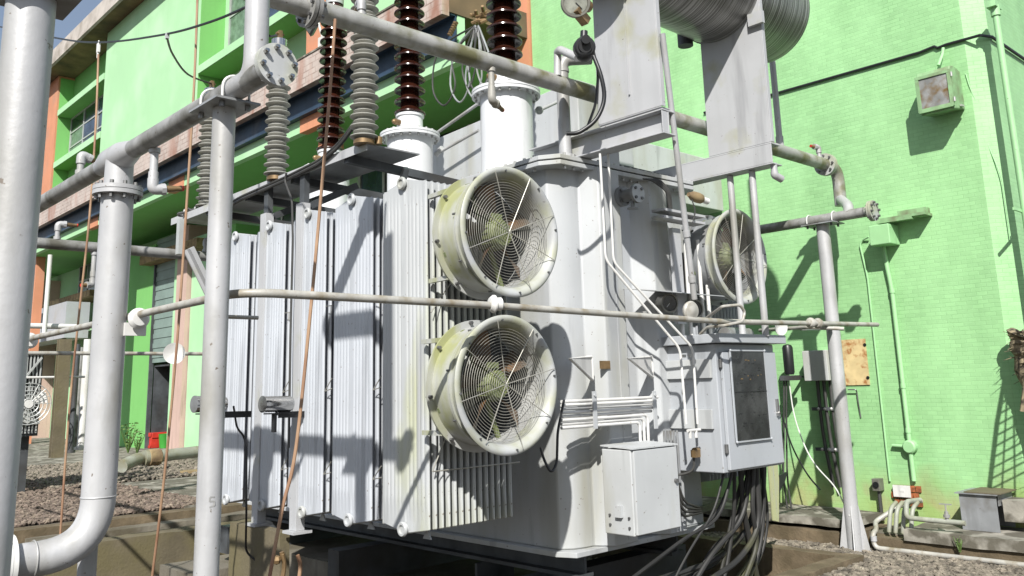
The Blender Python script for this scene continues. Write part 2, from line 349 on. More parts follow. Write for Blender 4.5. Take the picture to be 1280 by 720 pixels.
def stones(n,region,smin,smax,zf,seed=1):
    rnd=random.Random(seed); mb=MB(); t=(1+5**.5)/2
    ico=[V(p).normalized() for p in((-1,t,0),(1,t,0),(-1,-t,0),(1,-t,0),(0,-1,t),(0,1,t),(0,-1,-t),(0,1,-t),(t,0,-1),(t,0,1),(-t,0,-1),(-t,0,1))]
    fs=[(0,11,5),(0,5,1),(0,1,7),(0,7,10),(0,10,11),(1,5,9),(5,11,4),(11,10,2),(10,7,6),(7,1,8),(3,9,4),(3,4,2),(3,2,6),(3,6,8),(3,8,9),(4,9,5),(2,4,11),(6,2,10),(8,6,7),(9,8,1)]
    for _ in range(n):
        x,y=region(rnd); s=rnd.uniform(smin,smax); a=rnd.uniform(0,6.28); sc=(s*rnd.uniform(.8,1.5),s*rnd.uniform(.6,1.1),s*rnd.uniform(.45,.8))
        rot=Matrix.Rotation(a,3,'Z')@Matrix.Rotation(rnd.uniform(-.5,.5),3,'X'); c=V((x,y,zf(x,y)+rnd.uniform(-.2,.6)*s))
        o=len(mb.v)
        for p in ico:
            k=rnd.uniform(.75,1.1); mb.v.append(rot@V((p.x*sc[0]*k,p.y*sc[1]*k,p.z*sc[2]*k))+c)
        mb.f+=[tuple(o+i for i in f) for f in fs]
    return mb
# right hand gravel: right of the pit, before the slabs
def rR(r):
    return r.uniform(7.0,9.5),r.uniform(2.3,6.6)
def zR(x,y): return .03*noise.noise(V((x*2,y*2,0)))+.01+GZ
gr=MB(); 
for i in range(26):
    for j in range(40): gr.v.append(V((6.0+i*.12,1.6+j*.12,.004+max(0,zR(6.0+i*.12,1.6+j*.12)))))
for i in range(25):
    for j in range(39): gr.f.append((i*40+j,(i+1)*40+j,(i+1)*40+j+1,i*40+j+1))
gr.v=[v for v in gr.v]
def okR(r):
    while True:
        x,y=rR(r)
        if not(x<PX1+.02 and y>PY0-.22): return x,y
gs=stones(15000,okR,.012,.034,zR,3)
o=obj('gravel',gs,'stone',smooth=False); o['kind']='stuff'; o['label']='loose brown and grey gravel beside the concrete slabs'; o['category']='gravel'
# left far gravel between the kerb and the building
def rL(r): 
    y=12.95+ (r.random()**1.4)*7.0; return r.uniform(.6,5.9),y
gs=stones(22000,rL,.016,.046,lambda x,y:.02,5)
o=obj('gravel',gs,'stonedark',smooth=False); o['kind']='stuff'; o['label']='reddish brown gravel bed behind the silver pipe column'; o['category']='gravel'
def rL2(r): 
    return r.uniform(4.9,9.2),r.uniform(17.5,23.5)
gs=stones(5000,rL2,.03,.06,lambda x,y:.03,6)
o=obj('gravel',gs,'stone',smooth=False); o['kind']='stuff'; o['label']='paler gravel strip in front of the green wall'; o['category']='gravel'
def okP(r):
    while True:
        x,y=r.uniform(7.6,PX1-.17),r.uniform(4.7,8.0)
        return x,y
gs=stones(2500,okP,.012,.03,lambda x,y:-.57,9)
o=obj('gravel',gs,'stone',smooth=False); o['kind']='stuff'; o['label']='gravel lying on the floor of the transformer pit'; o['category']='gravel'
# paving between far kerb and building
p=MB(); p.box(5.4,9.6,12.9,17.4,-.1,.03); struct('pavement',p,'concpale',smooth=False)
p=MB(); p.box(4.2,XW+.7,23.6,60,-.1,.035); struct('pavement',p,'concpale',smooth=False)
# pit walls (kerbs): one wall thing each
solo('pit_wall',rough_box(7.35,PX1+.0,PY0-.2,PY0,-.6,-.165,seed=1),'concbrown','brown mossy near kerb wall of the transformer pit','kerb')
solo('pit_wall',rough_box(PX1-.17,PX1,PY0+.003,PY1,-.6,-.17,seed=2),'concbrown','mossy kerb wall of the pit running back beside the gravel','kerb')
solo('pit_wall',rough_box(PX0,PX1-.17,PY1,PY1+.34,-.6,-.1,seed=3),'concyel','yellowish far wall of the pit under the dark ledge','wall')
solo('pit_ledge',rough_box(PX0,PX1,PY1+.345,PY1+.95,-.6,-.30,seed=4),'conc','sunken dark concrete ledge behind the far pit wall','ledge')
solo('kerb_stone',rough_box(PX0,PX1+.4,PY1+.955,PY1+1.22,-.6,.02,seed=5),'concbrown','brown worn kerb along the reddish gravel','kerb')
solo('kerb_stone',rough_box(3.2,PX1,PY1+.60,PY1+.90,-.16,-.07,seed=15),'conc','low dark kerb lying on the sunken ledge','kerb')
solo('footing_block',rough_box(4.15,5.3,9.75,10.55,-.6,-.30,seed=6),'conc','low concrete block on the pit floor behind the silver post','block')
solo('footing_block',rough_box(3.66,3.75,6.82,7.75,-.6,.475,seed=7),'concyel','yellowish concrete plinth under the shelf post','plinth')
solo('footing_block',rough_box(5.2,6.6,5.3,10.2,-.6,-.2,seed=8),'conc','dark concrete foundation beneath the transformer','foundation')
# trench cover slabs by the wall and the step in front of it
solo('trench_cover',rough_box(9.42,10.27,4.85,8.2,-.03,.055,seed=9),'concpale','pale concrete trench cover under the grey wall box','slab')
solo('trench_kerb',rough_box(9.37,10.2,4.8,8.3,-.4,-.07,seed=10),'concbrown','brown kerb carrying the trench cover','kerb')
solo('concrete_slab',rough_box(9.45,10.27,-.6,4.28,-.095,.015,seed=11),'concpale','patchy white stained slab in front of the wall tap','slab')
solo('concrete_kerb',rough_box(9.48,10.28,-.7,4.7,-.4,-.10,seed=12),'concbrown','mossy brown kerb under the patchy slab','kerb')
g=MB(); g.box(9.75,10.6,-.8,10.4,-.4,-.09); struct('footpath',g,'conc',smooth=False)

# ================================================================= BUILDING
B=thing('green_building','mint green utility building with terracotta pilasters and a mosaic tiled wing','building',(XW,10,0))
w=MB(); w.prism([(10.3,10.4,-.3),(10.3,3.32,-.3),(10.45,3.10,-.3),(20,3.10,-.3),(20,10.4,-.3)],(0,0,15)); obj('tiled_wall',w,'tile',B,'green mosaic tiled wing wall, mossy at the foot',smooth=False)
# core with a real door opening
core=MB(); cx=11.1
dy0,dy1=26.3,28.0
core.box(cx,20,10.41,dy0,-.3,15.6); core.box(cx,20,dy1,62,-.3,15.6); core.box(cx,20,dy0,dy1,2.56,15.6); core.box(14,20,dy0,dy1,-.3,2.56)
obj('core_wall',core,'mint',B,smooth=False)
fl=MB(); fl.box(10.3,cx-.002,25.1,34.0,8.3,15.6); obj('wall_block',fl,'mint',B,'large plain mint wall panel on the upper floors',smooth=False)
fl=MB(); fl.box(10.3,cx-.002,10.95,17.45,8.3,15.6); obj('wall_block',fl,'mint',B,smooth=False)
# reveals painted mid green (side faces of the bays)
rv=MB(); 
for y in(25.1,40.05,17.55,34.014):
    rv=MB(); rv.box(10.31,cx-.004,y-.012,y-.002,8.3,15.5); obj('bay_reveal',rv,'leaf',B,smooth=False)
for y0,y1,z0,z1,m in((40.06,41.9,8.3,15.6,'orange'),(17.56,18.35,8.3,15.6,'orange'),(10.42,10.94,-.2,15,'orange')):
    q=MB(); q.box(10.24,cx-.006,y0,y1,z0,z1); obj('pilaster',q,m,B,smooth=False)
for y0,y1,zt,zb in((34.05,40.0,13.98,13.72),(42.0,47.5,13.98,13.72),(18.4,25.05,15.3,15.1)):
    q=MB(); q.box(10.27,cx,y0,y1,zb,zt); obj('window_hood',q,'mint',B,smooth=False)
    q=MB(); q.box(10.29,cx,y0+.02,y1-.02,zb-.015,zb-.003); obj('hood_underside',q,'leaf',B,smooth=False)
for y0,y1,zt,zb in((34.05,40.0,11.62,11.36),(42.0,47.5,11.62,11.36),(18.4,25.05,11.55,11.30)):
    q=MB(); q.box(10.27,cx,y0,y1,zb,zt); obj('window_sill',q,'mint',B,smooth=False)
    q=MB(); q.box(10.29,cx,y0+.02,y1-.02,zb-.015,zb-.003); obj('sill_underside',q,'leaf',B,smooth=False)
def window(y0,y1,z0,z1,nc,nr,x,gm='dark',par=B,mats=None,fw=.07):
    f=MB(); f.box(x-.06,x-.002,y0,y1,z0,z0+fw); f.box(x-.06,x-.002,y0,y1,z1-fw,z1)
    for i in range(nc+1):
        y=y0+(y1-y0-fw)*i/nc; f.box(x-.062,x-.003,y,y+fw,z0+.002,z1-.002)
    for j in range(1,nr):
        z=z0+(z1-z0-fw)*j/nr; f.box(x-.058,x-.004,y0,y1,z,z+fw*.8)
    w_=obj('window',f,'alu',par,smooth=False)
    for i in range(nc):
        for j in range(nr):
            g_=MB(); ya=y0+(y1-y0)*i/nc+.02; yb=y0+(y1-y0)*(i+1)/nc-.02; za=z0+(z1-z0)*j/nr+.02; zb=z0+(z1-z0)*(j+1)/nr-.02
            t=.012*math.sin(i*3.1+j*1.7); g_.add([(x-.03-t,ya,za),(x-.03+t,yb,za),(x-.03+t,yb,zb),(x-.03-t,ya,zb)],[(0,1,2,3)])
            g_.prism([(x-.03,ya,za),(x-.03,yb,za),(x-.03,yb,zb),(x-.03,ya,zb)],(.01,0,0)) if False else None
            gmm=gm if not mats else mats[(i+j*nc)%len(mats)]
            obj('pane',g_,gmm,w_,smooth=False)
q=MB(); q.box(10.88,cx-.005,34.02,40.03,8.3,15.6); obj('bay_wall',q,'leaf',B,smooth=False)
window(34.5,39.95,11.64,13.7,3,3,10.878,mats=['glassb','glassb','glassg','glassb','glassb','glassg','glassb','dark','dark'])
window(42.6,47,11.64,13.7,3,3,cx,mats=['glassb','dark','glassg'])
window(18.9,24.7,11.58,14.9,5,2,cx,mats=['glassb','glassb','glassb','dark','glassg'])
# roof eave
q=MB(); q.box(9.7,21,10.3,64,15.62,15.76); obj('eave_soffit',q,'soffit',B,smooth=False)
q=MB(); q.prism([(9.68,10.3,15.55),(9.60,10.3,15.60),(9.66,10.3,16.35),(21,10.3,16.4),(21,10.3,15.77),(9.72,10.3,15.765)],(0,54,0)); obj('roof_eave',q,'eave',B,smooth=False)
# canopy between the floors
q=MB(); q.box(8.3,8.45,10.45,45,7.62,8.24); obj('canopy_fascia',q,'fascia',B,'stained fascia of small pinkish white tiles',smooth=False)
q=MB(); q.box(8.28,8.47,10.45,45,8.24,8.275); obj('fascia_coping',q,'concpale',B,smooth=False)
q=MB(); q.box(8.453,cx-.004,10.45,45,7.70,8.18); obj('canopy_slab',q,'soffit',B,smooth=False)
q=MB(); q.box(8.60,8.62,10.47,45,7.18,7.69); q.box(8.50,8.635,10.47,45,7.16,7.18); q.box(8.50,8.635,10.47,45,7.67,7.692); obj('steel_beam',q,'navy',B,'navy blue steel beam under the canopy',smooth=False)
q=MB(); q.box(8.64,8.80,10.47,45,6.88,7.69); obj('spandrel',q,'mint',B,'mint spandrel band under the navy beam',smooth=False)
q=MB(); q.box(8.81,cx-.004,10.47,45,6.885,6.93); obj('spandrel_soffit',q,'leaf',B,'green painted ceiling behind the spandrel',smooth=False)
for y,yw in((15.12,1.06),(22.1,1.0),(28.7,1.0),(36.1,1.0)):
    q=MB(); q.box(8.625,8.81,y-yw/2,y+yw/2,6.87,7.692); obj('spandrel_panel',q,'orange',B,smooth=False)
    if y!=22.1: q=MB(); q.box(8.90,9.2,y-.25,y+.25,-.3,6.884); obj('column',q,'orange' if y!=28.7 else 'pink',B,smooth=False)
for y in(25.55,41.0):
    q=MB(); q.box(10.28,cx-.01,y-.37,y+.37,-.3,6.6); obj('column',q,'pink',B,smooth=False)
# ground floor
q=MB(); q.box(10.42,cx-.003,22.3,25.15,-.2,6.2); obj('pier',q,'mint',B,smooth=False)
q=MB(); q.box(10.40,cx-.004,22.29,22.9,-.2,6.19); obj('pier_reveal',q,'leaf',B,smooth=False)
q=MB(); q.box(10.36,cx-.003,27.95,32.95,-.2,6.4); obj('door_bay_wall',q,'leaf',B,smooth=False)
q=MB(); q.box(10.362,cx-.004,25.9,26.3,-.2,6.4); obj('door_bay_wall',q,'mint',B,smooth=False)
sh=MB(); 
for i in range(26): z=2.62+i*.15; sh.box(10.42-(i%2)*.02,10.5,26.3,27.95,z,z+.148)
obj('roller_shutter',sh,'shutter',B,smooth=False)
q=MB(); q.box(10.0,cx,23.9,28.3,5.72,6.0); obj('door_canopy',q,'slab',B,'small ochre stained concrete canopy over the door',smooth=False)
q=MB(); q.box(10.34,10.46,27.88,27.95,0,6.3); obj('door_frame',q,'dsteel',B,smooth=False)
q=MB(); q.box(10.5,13.9,27.9,27.98,0,2.55); q.box(13.8,13.9,26.3,27.9,0,2.55); q.box(10.5,13.9,26.28,26.36,0,2.55); q.box(10.5,13.9,26.36,27.9,2.50,2.56); obj('corridor_shade_lining',q,'dsteel',B,'dark lining painted as the shade inside the open doorway',smooth=False)  # corridor shade put into the colour: dark lining keeps the opening black
q=MB(); q.box(12.2,12.3,26.4,27.2,.0,2.0); obj('inner_door',q,'cab',B,smooth=False)
window(34.9,38.0,5.62,7.55,3,3,cx,mats=['glassg','dark','glassg','dark'])
q=MB(); q.box(10.2,cx,33.7,39.6,5.28,5.50); obj('balcony_slab',q,'slab',B,'ochre brown slab below the lower window',smooth=False)
window(12.0,17.2,4.3,7.2,5,2,cx,mats=['dark','glassb','dark','dark'],fw=.09)
window(19.0,21.9,3.8,6.4,3,2,cx,mats=['dark','glassb'])
q=MB(); q.box(cx-.06,cx-.003,33.7,34.6,.1,3.2); q.box(cx-.08,cx-.061,33.7,34.6,1.55,1.62); obj('terracotta_door',q,'orange',B,'terracotta painted metal door',smooth=False)
# ================================================================= LEFT BACKGROUND EQUIPMENT
ac=thing('switch_cabinet','long grey cabinet on stilts beneath the lower window, nearest the left pillar','cabinet',(9.6,37,0))
q=MB(); q.box(9.5,10.3,33.9,42.5,3.75,5.05); obj('housing',q,'cab',ac,smooth=False)
q=MB(); q.box(9.485,9.499,36.5,42,4.5,4.85); obj('vent_strip',q,'dsteel',ac,smooth=False)
for y in(34.3,38,42): 
    q=MB(); q.box(9.55,9.7,y,y+.15,0,3.74); obj('leg',q,'conc',ac,smooth=False)
# radiator cage with a small fan: rear unit at far left
cg=thing('caged_cooler','louvred cooler with a round white fan at the foot of the green wall','cooler',(3.2,16.4,0))
yc=17.0
P0=A(22,440,y=yc);P1=A(56,440,y=yc);P2=A(50,552,y=yc)
x0=P0.x-1.0;x1=P1.x
q=MB(); q.box(x0,x1,yc+.05,yc+.8,P2.z+.1,P1.z); obj('housing',q,'dsteel',cg,smooth=False)
q=MB()
for i in range(26): x=x0+(x1-x0)*i/26; q.box(x,x+.022,yc-.0,yc+.045,P2.z+.15,P1.z)
q.box(x0,x1,yc-.03,yc-.003,P1.z-.05,P1.z); q.box(x0,x1,yc-.03,yc-.003,P1.z-1.1,P1.z-1.04); q.box(x0,x1,yc-.03,yc-.003,P2.z+.3,P2.z+.36)
q.bar((x1-.05,yc-.04,P1.z-.1),(x0+.6,yc-.04,P1.z-1.2),.03,.03); obj('louvre',q,'alu',cg,smooth=False)
c=A(36,505,y=yc-.1)
q=MB(); 
for r in(.10,.17,.24,.31,.37): q.ring(c,(0,1,0),r*.95,.008,24,5)
for i in range(16):
    a=i*math.pi/8; q.cyl(c,c+V((math.cos(a)*.36,0,math.sin(a)*.36)),.006,n=5)
fo=obj('fan',q,'alu',cg)
q=MB()
for i in range(3):
    a=i*2.094+.5; q.prism([c+V((math.cos(a+t)*r,.04+.05*t,math.sin(a+t)*r)) for t,r in((-.3,.05),(-.45,.3),(.1,.33),(.4,.28),(.3,.05))],(0,.012,0))
q.cyl(c+V((0,-.02,0)),c+V((0,.1,0)),.07,n=16); obj('blade',q,'white',fo)
for x in(x0+.3,x1-.15):
    q=MB(); q.bar((x,yc+.3,0),(x,yc+.3,P2.z+.1),.14,.14); obj('leg',q,'dsteel',cg,smooth=False)
# uprights and pipes at the left background
def upright(name,px,py0,py1,y,r,m,label,cat,grp=None,sq=False):
    b_=A(px,py1,y=y); t=A(px,py0,y=y); t.x=b_.x; q=MB()
    if sq: q.box(b_.x-r,b_.x+r,y-r*.8,y-r*.5,b_.z,t.z); q.box(b_.x-r,b_.x+r,y+r*.5,y+r*.8,b_.z,t.z); q.box(b_.x-r*.15,b_.x+r*.15,y-r*.5,y+r*.5,b_.z,t.z)
    else: 
        q.cyl(b_,t,r,n=14); q.cyl(b_,b_+V((0,0,.05)),r*1.6,n=14)
    solo(name,q,m,label,cat,grp)
upright('steel_upright',70,424,572,16.6,.10,'concyel','ochre stained steel channel upright beside the louvred cooler','post',sq=True)
upright('steel_upright',88,430,566,17.4,.05,'dsteel','thin dark upright between the ochre channel and the white pipes','post')
upright('vertical_pipe',101,424,562,17.8,.075,'white','thick white vertical pipe in front of the terracotta door','pipe')
upright('vertical_pipe',108,424,562,18.2,.03,'alu','slim grey pipe right of the thick white pipe','pipe')
upright('vertical_pipe',93,434,562,18.6,.06,'pipe_old','weathered grey pipe left of the thick white pipe','pipe')
q=MB(); a=A(28,407,y=15.6); b_=A(112,407,y=15.6); b_.z=a.z; q.cyl(a,b_,.045,n=10)
solo('cross_rail',q,'white','upper white horizontal rail below the long grey cabinet','rail')
q=MB(); q.cyl(A(28,472,y=16.9),A(106,471,y=16.9),.02,n=8)
solo('cross_rail',q,'white','thin lower rail tied across the louvred cooler and ochre channel','rail')
upright('vertical_pipe',55,318,420,15.4,.035,'white','thin white vertical rod left of the lower window','pipe')
# crate, bucket at the door
c=A(195,552,x=10.7)
cr=MB(); q0=V((10.75,c.y,0.04)); cr.box(q0.x-.3,q0.x+.3,q0.y-.25,q0.y+.25,.04,.5); 
cr.box(q0.x-.33,q0.x-.301,q0.y-.26,q0.y+.26,.38,.5); cr.box(q0.x-.33,q0.x-.301,q0.y-.26,q0.y+.26,.04,.12)
cr.box(q0.x-.28,q0.x+.28,q0.y-.275,q0.y-.251,.34,.5)
solo('crate',cr,'red','red plastic crate in the dark doorway','crate',bevel=.01)
c2=q0+V((.0,-.52,0)); q=MB(); q.lathe((c2.x,c2.y,.04),(0,0,1),[(0,.13),(.4,.17),(.42,.18),(.42,.15),(.38,.15)],16); solo('bucket',q,'plastgreen','small green bucket beside the red crate','bucket')
# large pale pipe lying along the back gravel
q=MB(); P=[A(152,583,y=14.6),A(172,573,y=14.9),A(200,570,y=15.2),A(262,563,y=15.6)]
q.tube(P,.10,14,fil=.5); q.cyl(P[1]+V((.1,0,-.0)),P[1]+V((.35,0.02,.01)),.125,n=14)
solo('ground_pipe',q,'pvc','pale mossy pipe lying on the back gravel','pipe')
q=MB()
for i in range(9): q.ring(P[1]+V((.18+i*.02,.0,.0)),(1,.1,.0),.118,.018,14,5)
solo('rope_wrap',q,'slab','rusty brown wrap tied round the pale ground pipe','wrap')
q=MB(); a=A(225,590,z=.06); q.bar(a,a+V((1.2,-.5,0)),.35,.05); solo('plank',q,'slab','ochre plank on the ground behind the silver post','plank')
# dry plants at wall foot
def plant(px,py,y,h,label,n=14):
    t=MB(); b_=A(px,py,y=y); b_.z=max(b_.z,GZ); rnd=random.Random(px)
    for i in range(n):
        a=rnd.uniform(0,6.28); l=h*rnd.uniform(.5,1); tip=b_+V((math.cos(a)*l*.35,math.sin(a)*l*.35,l)); t.cyl(b_,tip,.012,.004,n=4)
    th=thing('weed_plant',label,'plant',b_); obj('stem',t,'weed',th); lf=MB()
    for i in range(n*7):
        a=rnd.uniform(0,6.28); l=h*rnd.uniform(.2,1.05); c=b_+V((math.cos(a)*l*.38*rnd.random(),math.sin(a)*l*.38*rnd.random(),l)); s=h*.07*rnd.uniform(.5,1.2)
        d=V((rnd.uniform(-1,1),rnd.uniform(-1,1),rnd.uniform(-.6,.6))).normalized(); u,w_=frame(d); lf.add([c-u*s,c+w_*s*.45,c+u*s,c-w_*s*.45],[(0,1,2,3)])
    obj('leaf',lf,'weed',th,smooth=False)
plant(160,566,20.5,.62,'dry weed by the wall behind the silver column, left one')
plant(171,568,20.3,.5,'dry weed by the wall behind the silver column, right one')
# ================================================================= TRANSFORMER
T=thing('transformer','large light grey power transformer with radiator banks, round fans and tall bushings','transformer',(5.8,6.5,-.55))
TZ0,TZ1=.31,3.44
# tank plan outline with stiffening ribs on the near face
yb,yr=4.95,4.80
prof=[(5.12,10.6),(5.12,5.06),(5.20,4.98),(5.31,yb),(5.40,yb),(5.50,yr),(5.775,yr),(5.80,yb),(6.06,yb),(6.20,yr),(6.44,yr),(6.56,yb),(6.90,yb),(6.90,10.6)]
q=MB(); q.prism([(x,y,TZ0+.02) for x,y in prof],(0,0,TZ1-TZ0-.02)); obj('tank',q,'tank',T,bevel=.012)
# welds / seams
q=MB(); q.cyl((5.655,yr-.002,TZ0+.05),(5.655,yr-.002,TZ1-.02),.004,n=6); q.cyl((5.925,yb-.002,TZ0+.05),(5.925,yb-.002,TZ1-.02),.004,n=6); pieces('weld_seam',q,'tank',T)
q=MB(); q.prism([(5.05,10.6,TZ0-.02),(5.05,5.03,TZ0-.02),(5.12,4.87,TZ0-.02),(5.50,4.87,TZ0-.02),(6.95,4.87,TZ0-.02),(6.95,10.6,TZ0-.02)],(0,0,.04)); obj('bottom_flange',q,'tank',T,smooth=False,bevel=.004)
for z,n_ in((3.405,'tank_flange'),(3.455,'lid')):
    q=MB(); q.prism([(4.98,10.7,z),(4.98,5.0,z),(5.08,4.84,z),(6.86,4.78,z),(7.0,4.9,z),(7.0,10.7,z)],(0,0,.038)); obj(n_,q,'tank',T,smooth=False,bevel=.004)
q=MB()
for i in range(16): x=5.16+i*.108; q.cyl((x,4.87,3.38),(x,4.87,3.52),.014,n=6)
for i in range(14): y=5.1+i*.12; q.cyl((5.03,y,3.38),(5.03,y,3.52),.014,n=6)
pieces('flange_bolt',q,'boltlight',T)
# skid and base
for x in(5.35,6.55):
    q=MB(); q.box(x-.09,x+.09,5.0,10.4,.10,.13); q.box(x-.09,x+.09,5.0,10.4,.26,.289); q.box(x-.012,x+.012,5.0,10.4,.131,.259); obj('skid_beam',q,'dsteel',T,smooth=False)
for y in(5.25,7.6,10.0):
    q=MB(); q.box(4.7,7.0,y,y+.2,-.2,.099); obj('sleeper',q,'dsteel',T,smooth=False)
c=A(618,718,y=6.2); q=MB(); q.prism([(c.x-.2,c.y,c.z-.3),(c.x+.24,c.y,c.z-.3),(c.x+.24,c.y,c.z+.16),(c.x-.2,c.y,c.z+.12)],(0,.03,0)); q.cyl((c.x-.02,c.y-.012,c.z-.06),(c.x-.02,c.y+.002,c.z-.06),.06,n=20)
obj('jacking_bracket',q,'dsteel',T,smooth=False)
# radiator banks ------------------------------------------------
def fin_mesh():
    """one pressed radiator panel, normal -X, origin at its bottom centre"""
    mb=MB(); w=.270; ny=72; H=2.50
    zs=[0.0,.05,.16,.20,.24,1.25,H-.24,H-.20,H-.16,H-.05,H]
    def zshape(i,y): 
        a=abs(y)/w
        if i==0: return .0+.045*a
        if i==len(zs)-1: return H-.06*a
        return zs[i]
    for side in(-1,1):
        o=len(mb.v)
        for i,z in enumerate(zs):
            k=[0,0,.35,.8,1,1,1,.8,.35,0,0][i]
            for j in range(ny+1):
                y=-w+2*w*j/ny; ph=(j/ny*12)%1; d=.0065*k*(max(0,math.sin(math.pi*ph))**.6)
                e=.005 if 0<j<ny else 0
                if abs(y)<.012: d=.006
                mb.v.append(V((side*(e+d),y,zshape(i,y))))
        for i in range(len(zs)-1):
            for j in range(ny):
                a=o+i*(ny+1)+j; mb.f.append((a,a+1,a+ny+2,a+ny+1))
    # welded rim
    rim=[(0,-w,.045),(0,0,0),(0,w,.045),(0,w,H-.06),(0,0,H),(0,-w,H-.06)]
    mb.tube([V(p) for p in rim]+[V(rim[0])],.0055,6)
    return mb
bank_y=[5.150,5.840,6.53,7.22,7.91]
NF=14; FX0=3.715; FP=.0575
fin0=None
def header(mb,y,z,xe):
    mb.cyl((FX0-.02,y,z),(xe,y,z),.036,n=20); mb.lathe((FX0-.022,y,z),(-1,0,0),[(0,.05),(.012,.05),(.02,.044),(.02,.030),(.008,.026),(.008,0)],24)
for bi,y in enumerate(bank_y):
    q=MB(); header(q,y,.655,5.12 if bi else 4.60)
    up_=MB(); header(up_,y,3.10,5.12)
    # lifting lug and drain plug
    rd=obj('radiator',q,'tank',T,None if bi else 'radiator bank nearest the fans, streaked with green moss')
    obj('header_pipe',up_,'tank',rd)
    q=MB(); q.prism([(FX0+.10,y-.06,.585),(FX0+.10,y-.15,.585),(FX0+.10,y-.10,.65)],(.012,0,0)); obj('drain_lug',q,'tank',rd,smooth=False)
    for k in range(NF if bi<4 else 6):
        if fin0 is None:
            fin0=obj('fin',fin_mesh(),'fin',None); f_=fin0; fin_me=fin0.data; fm=fin0.data.copy(); fm.materials[0]=M['finmoss']; fm.name='fin_mossy'
        else:
            f_=fin0.copy(); COL.objects.link(f_)
        f_.parent=rd; f_.location=V((FX0+k*FP,y,.63))-T.location; f_.data=fm if bi==0 else fin_me
# thin tie bars between the fins
tb=MB()
for z in(1.05,): tb.cyl((FX0,4.845,z),(FX0+14*FP,4.845,z),.005,n=6)
tb.cyl((FX0,4.845,1.05),(FX0+.12,4.845,1.27),.005,n=6); tb.cyl((FX0,4.845,2.12),(FX0+.2,4.845,2.36),.005,n=6)
obj('tie_bar',tb,'guard',T)
for bi in range(3):
    for z in (.98,1.62,2.28):
        q=MB(); ya=bank_y[bi]+.29; yb_=bank_y[bi+1]-.29; x=FX0-.006
        if z==2.28: q.cyl((x,ya,z),(x,yb_,z),.004,n=6); q.cyl((x,ya+.03,z),(x,ya+.03,z-.07),.004,n=6)
        else: q.cyl((x,ya,z+.08),(x,yb_,z-.02),.004,n=6); q.cyl((x,ya,z-.0),(x,yb_,z-.02),.004,n=6)
        obj('tie_rod',q,'guard',T)
    for dy in(-.022,.022):
        q=MB(); q.cyl((FX0+.07,(bank_y[bi]+bank_y[bi+1])/2+dy,.65),(FX0+.07,(bank_y[bi]+bank_y[bi+1])/2+dy,3.0),.011,n=8)
        obj('vertical_conduit',q,'pipe',T)
# far side radiator bank (behind the right hand fan)
for y in(5.30,5.98):
    q=MB(); q.cyl((6.9,y,.7),(8.0,y,.7),.04,n=14); rd=obj('radiator',q,'tank',T,'radiator bank on the far side of the tank'); q=MB(); q.cyl((6.9,y,3.0),(8.0,y,3.0),.04,n=14); obj('header_pipe',q,'tank',rd)
    for k in range(13): 
        f_=fin0.copy(); COL.objects.link(f_); f_.parent=rd; f_.location=V((7.15+k*FP,y,.63))-T.location; f_.data=fin_me
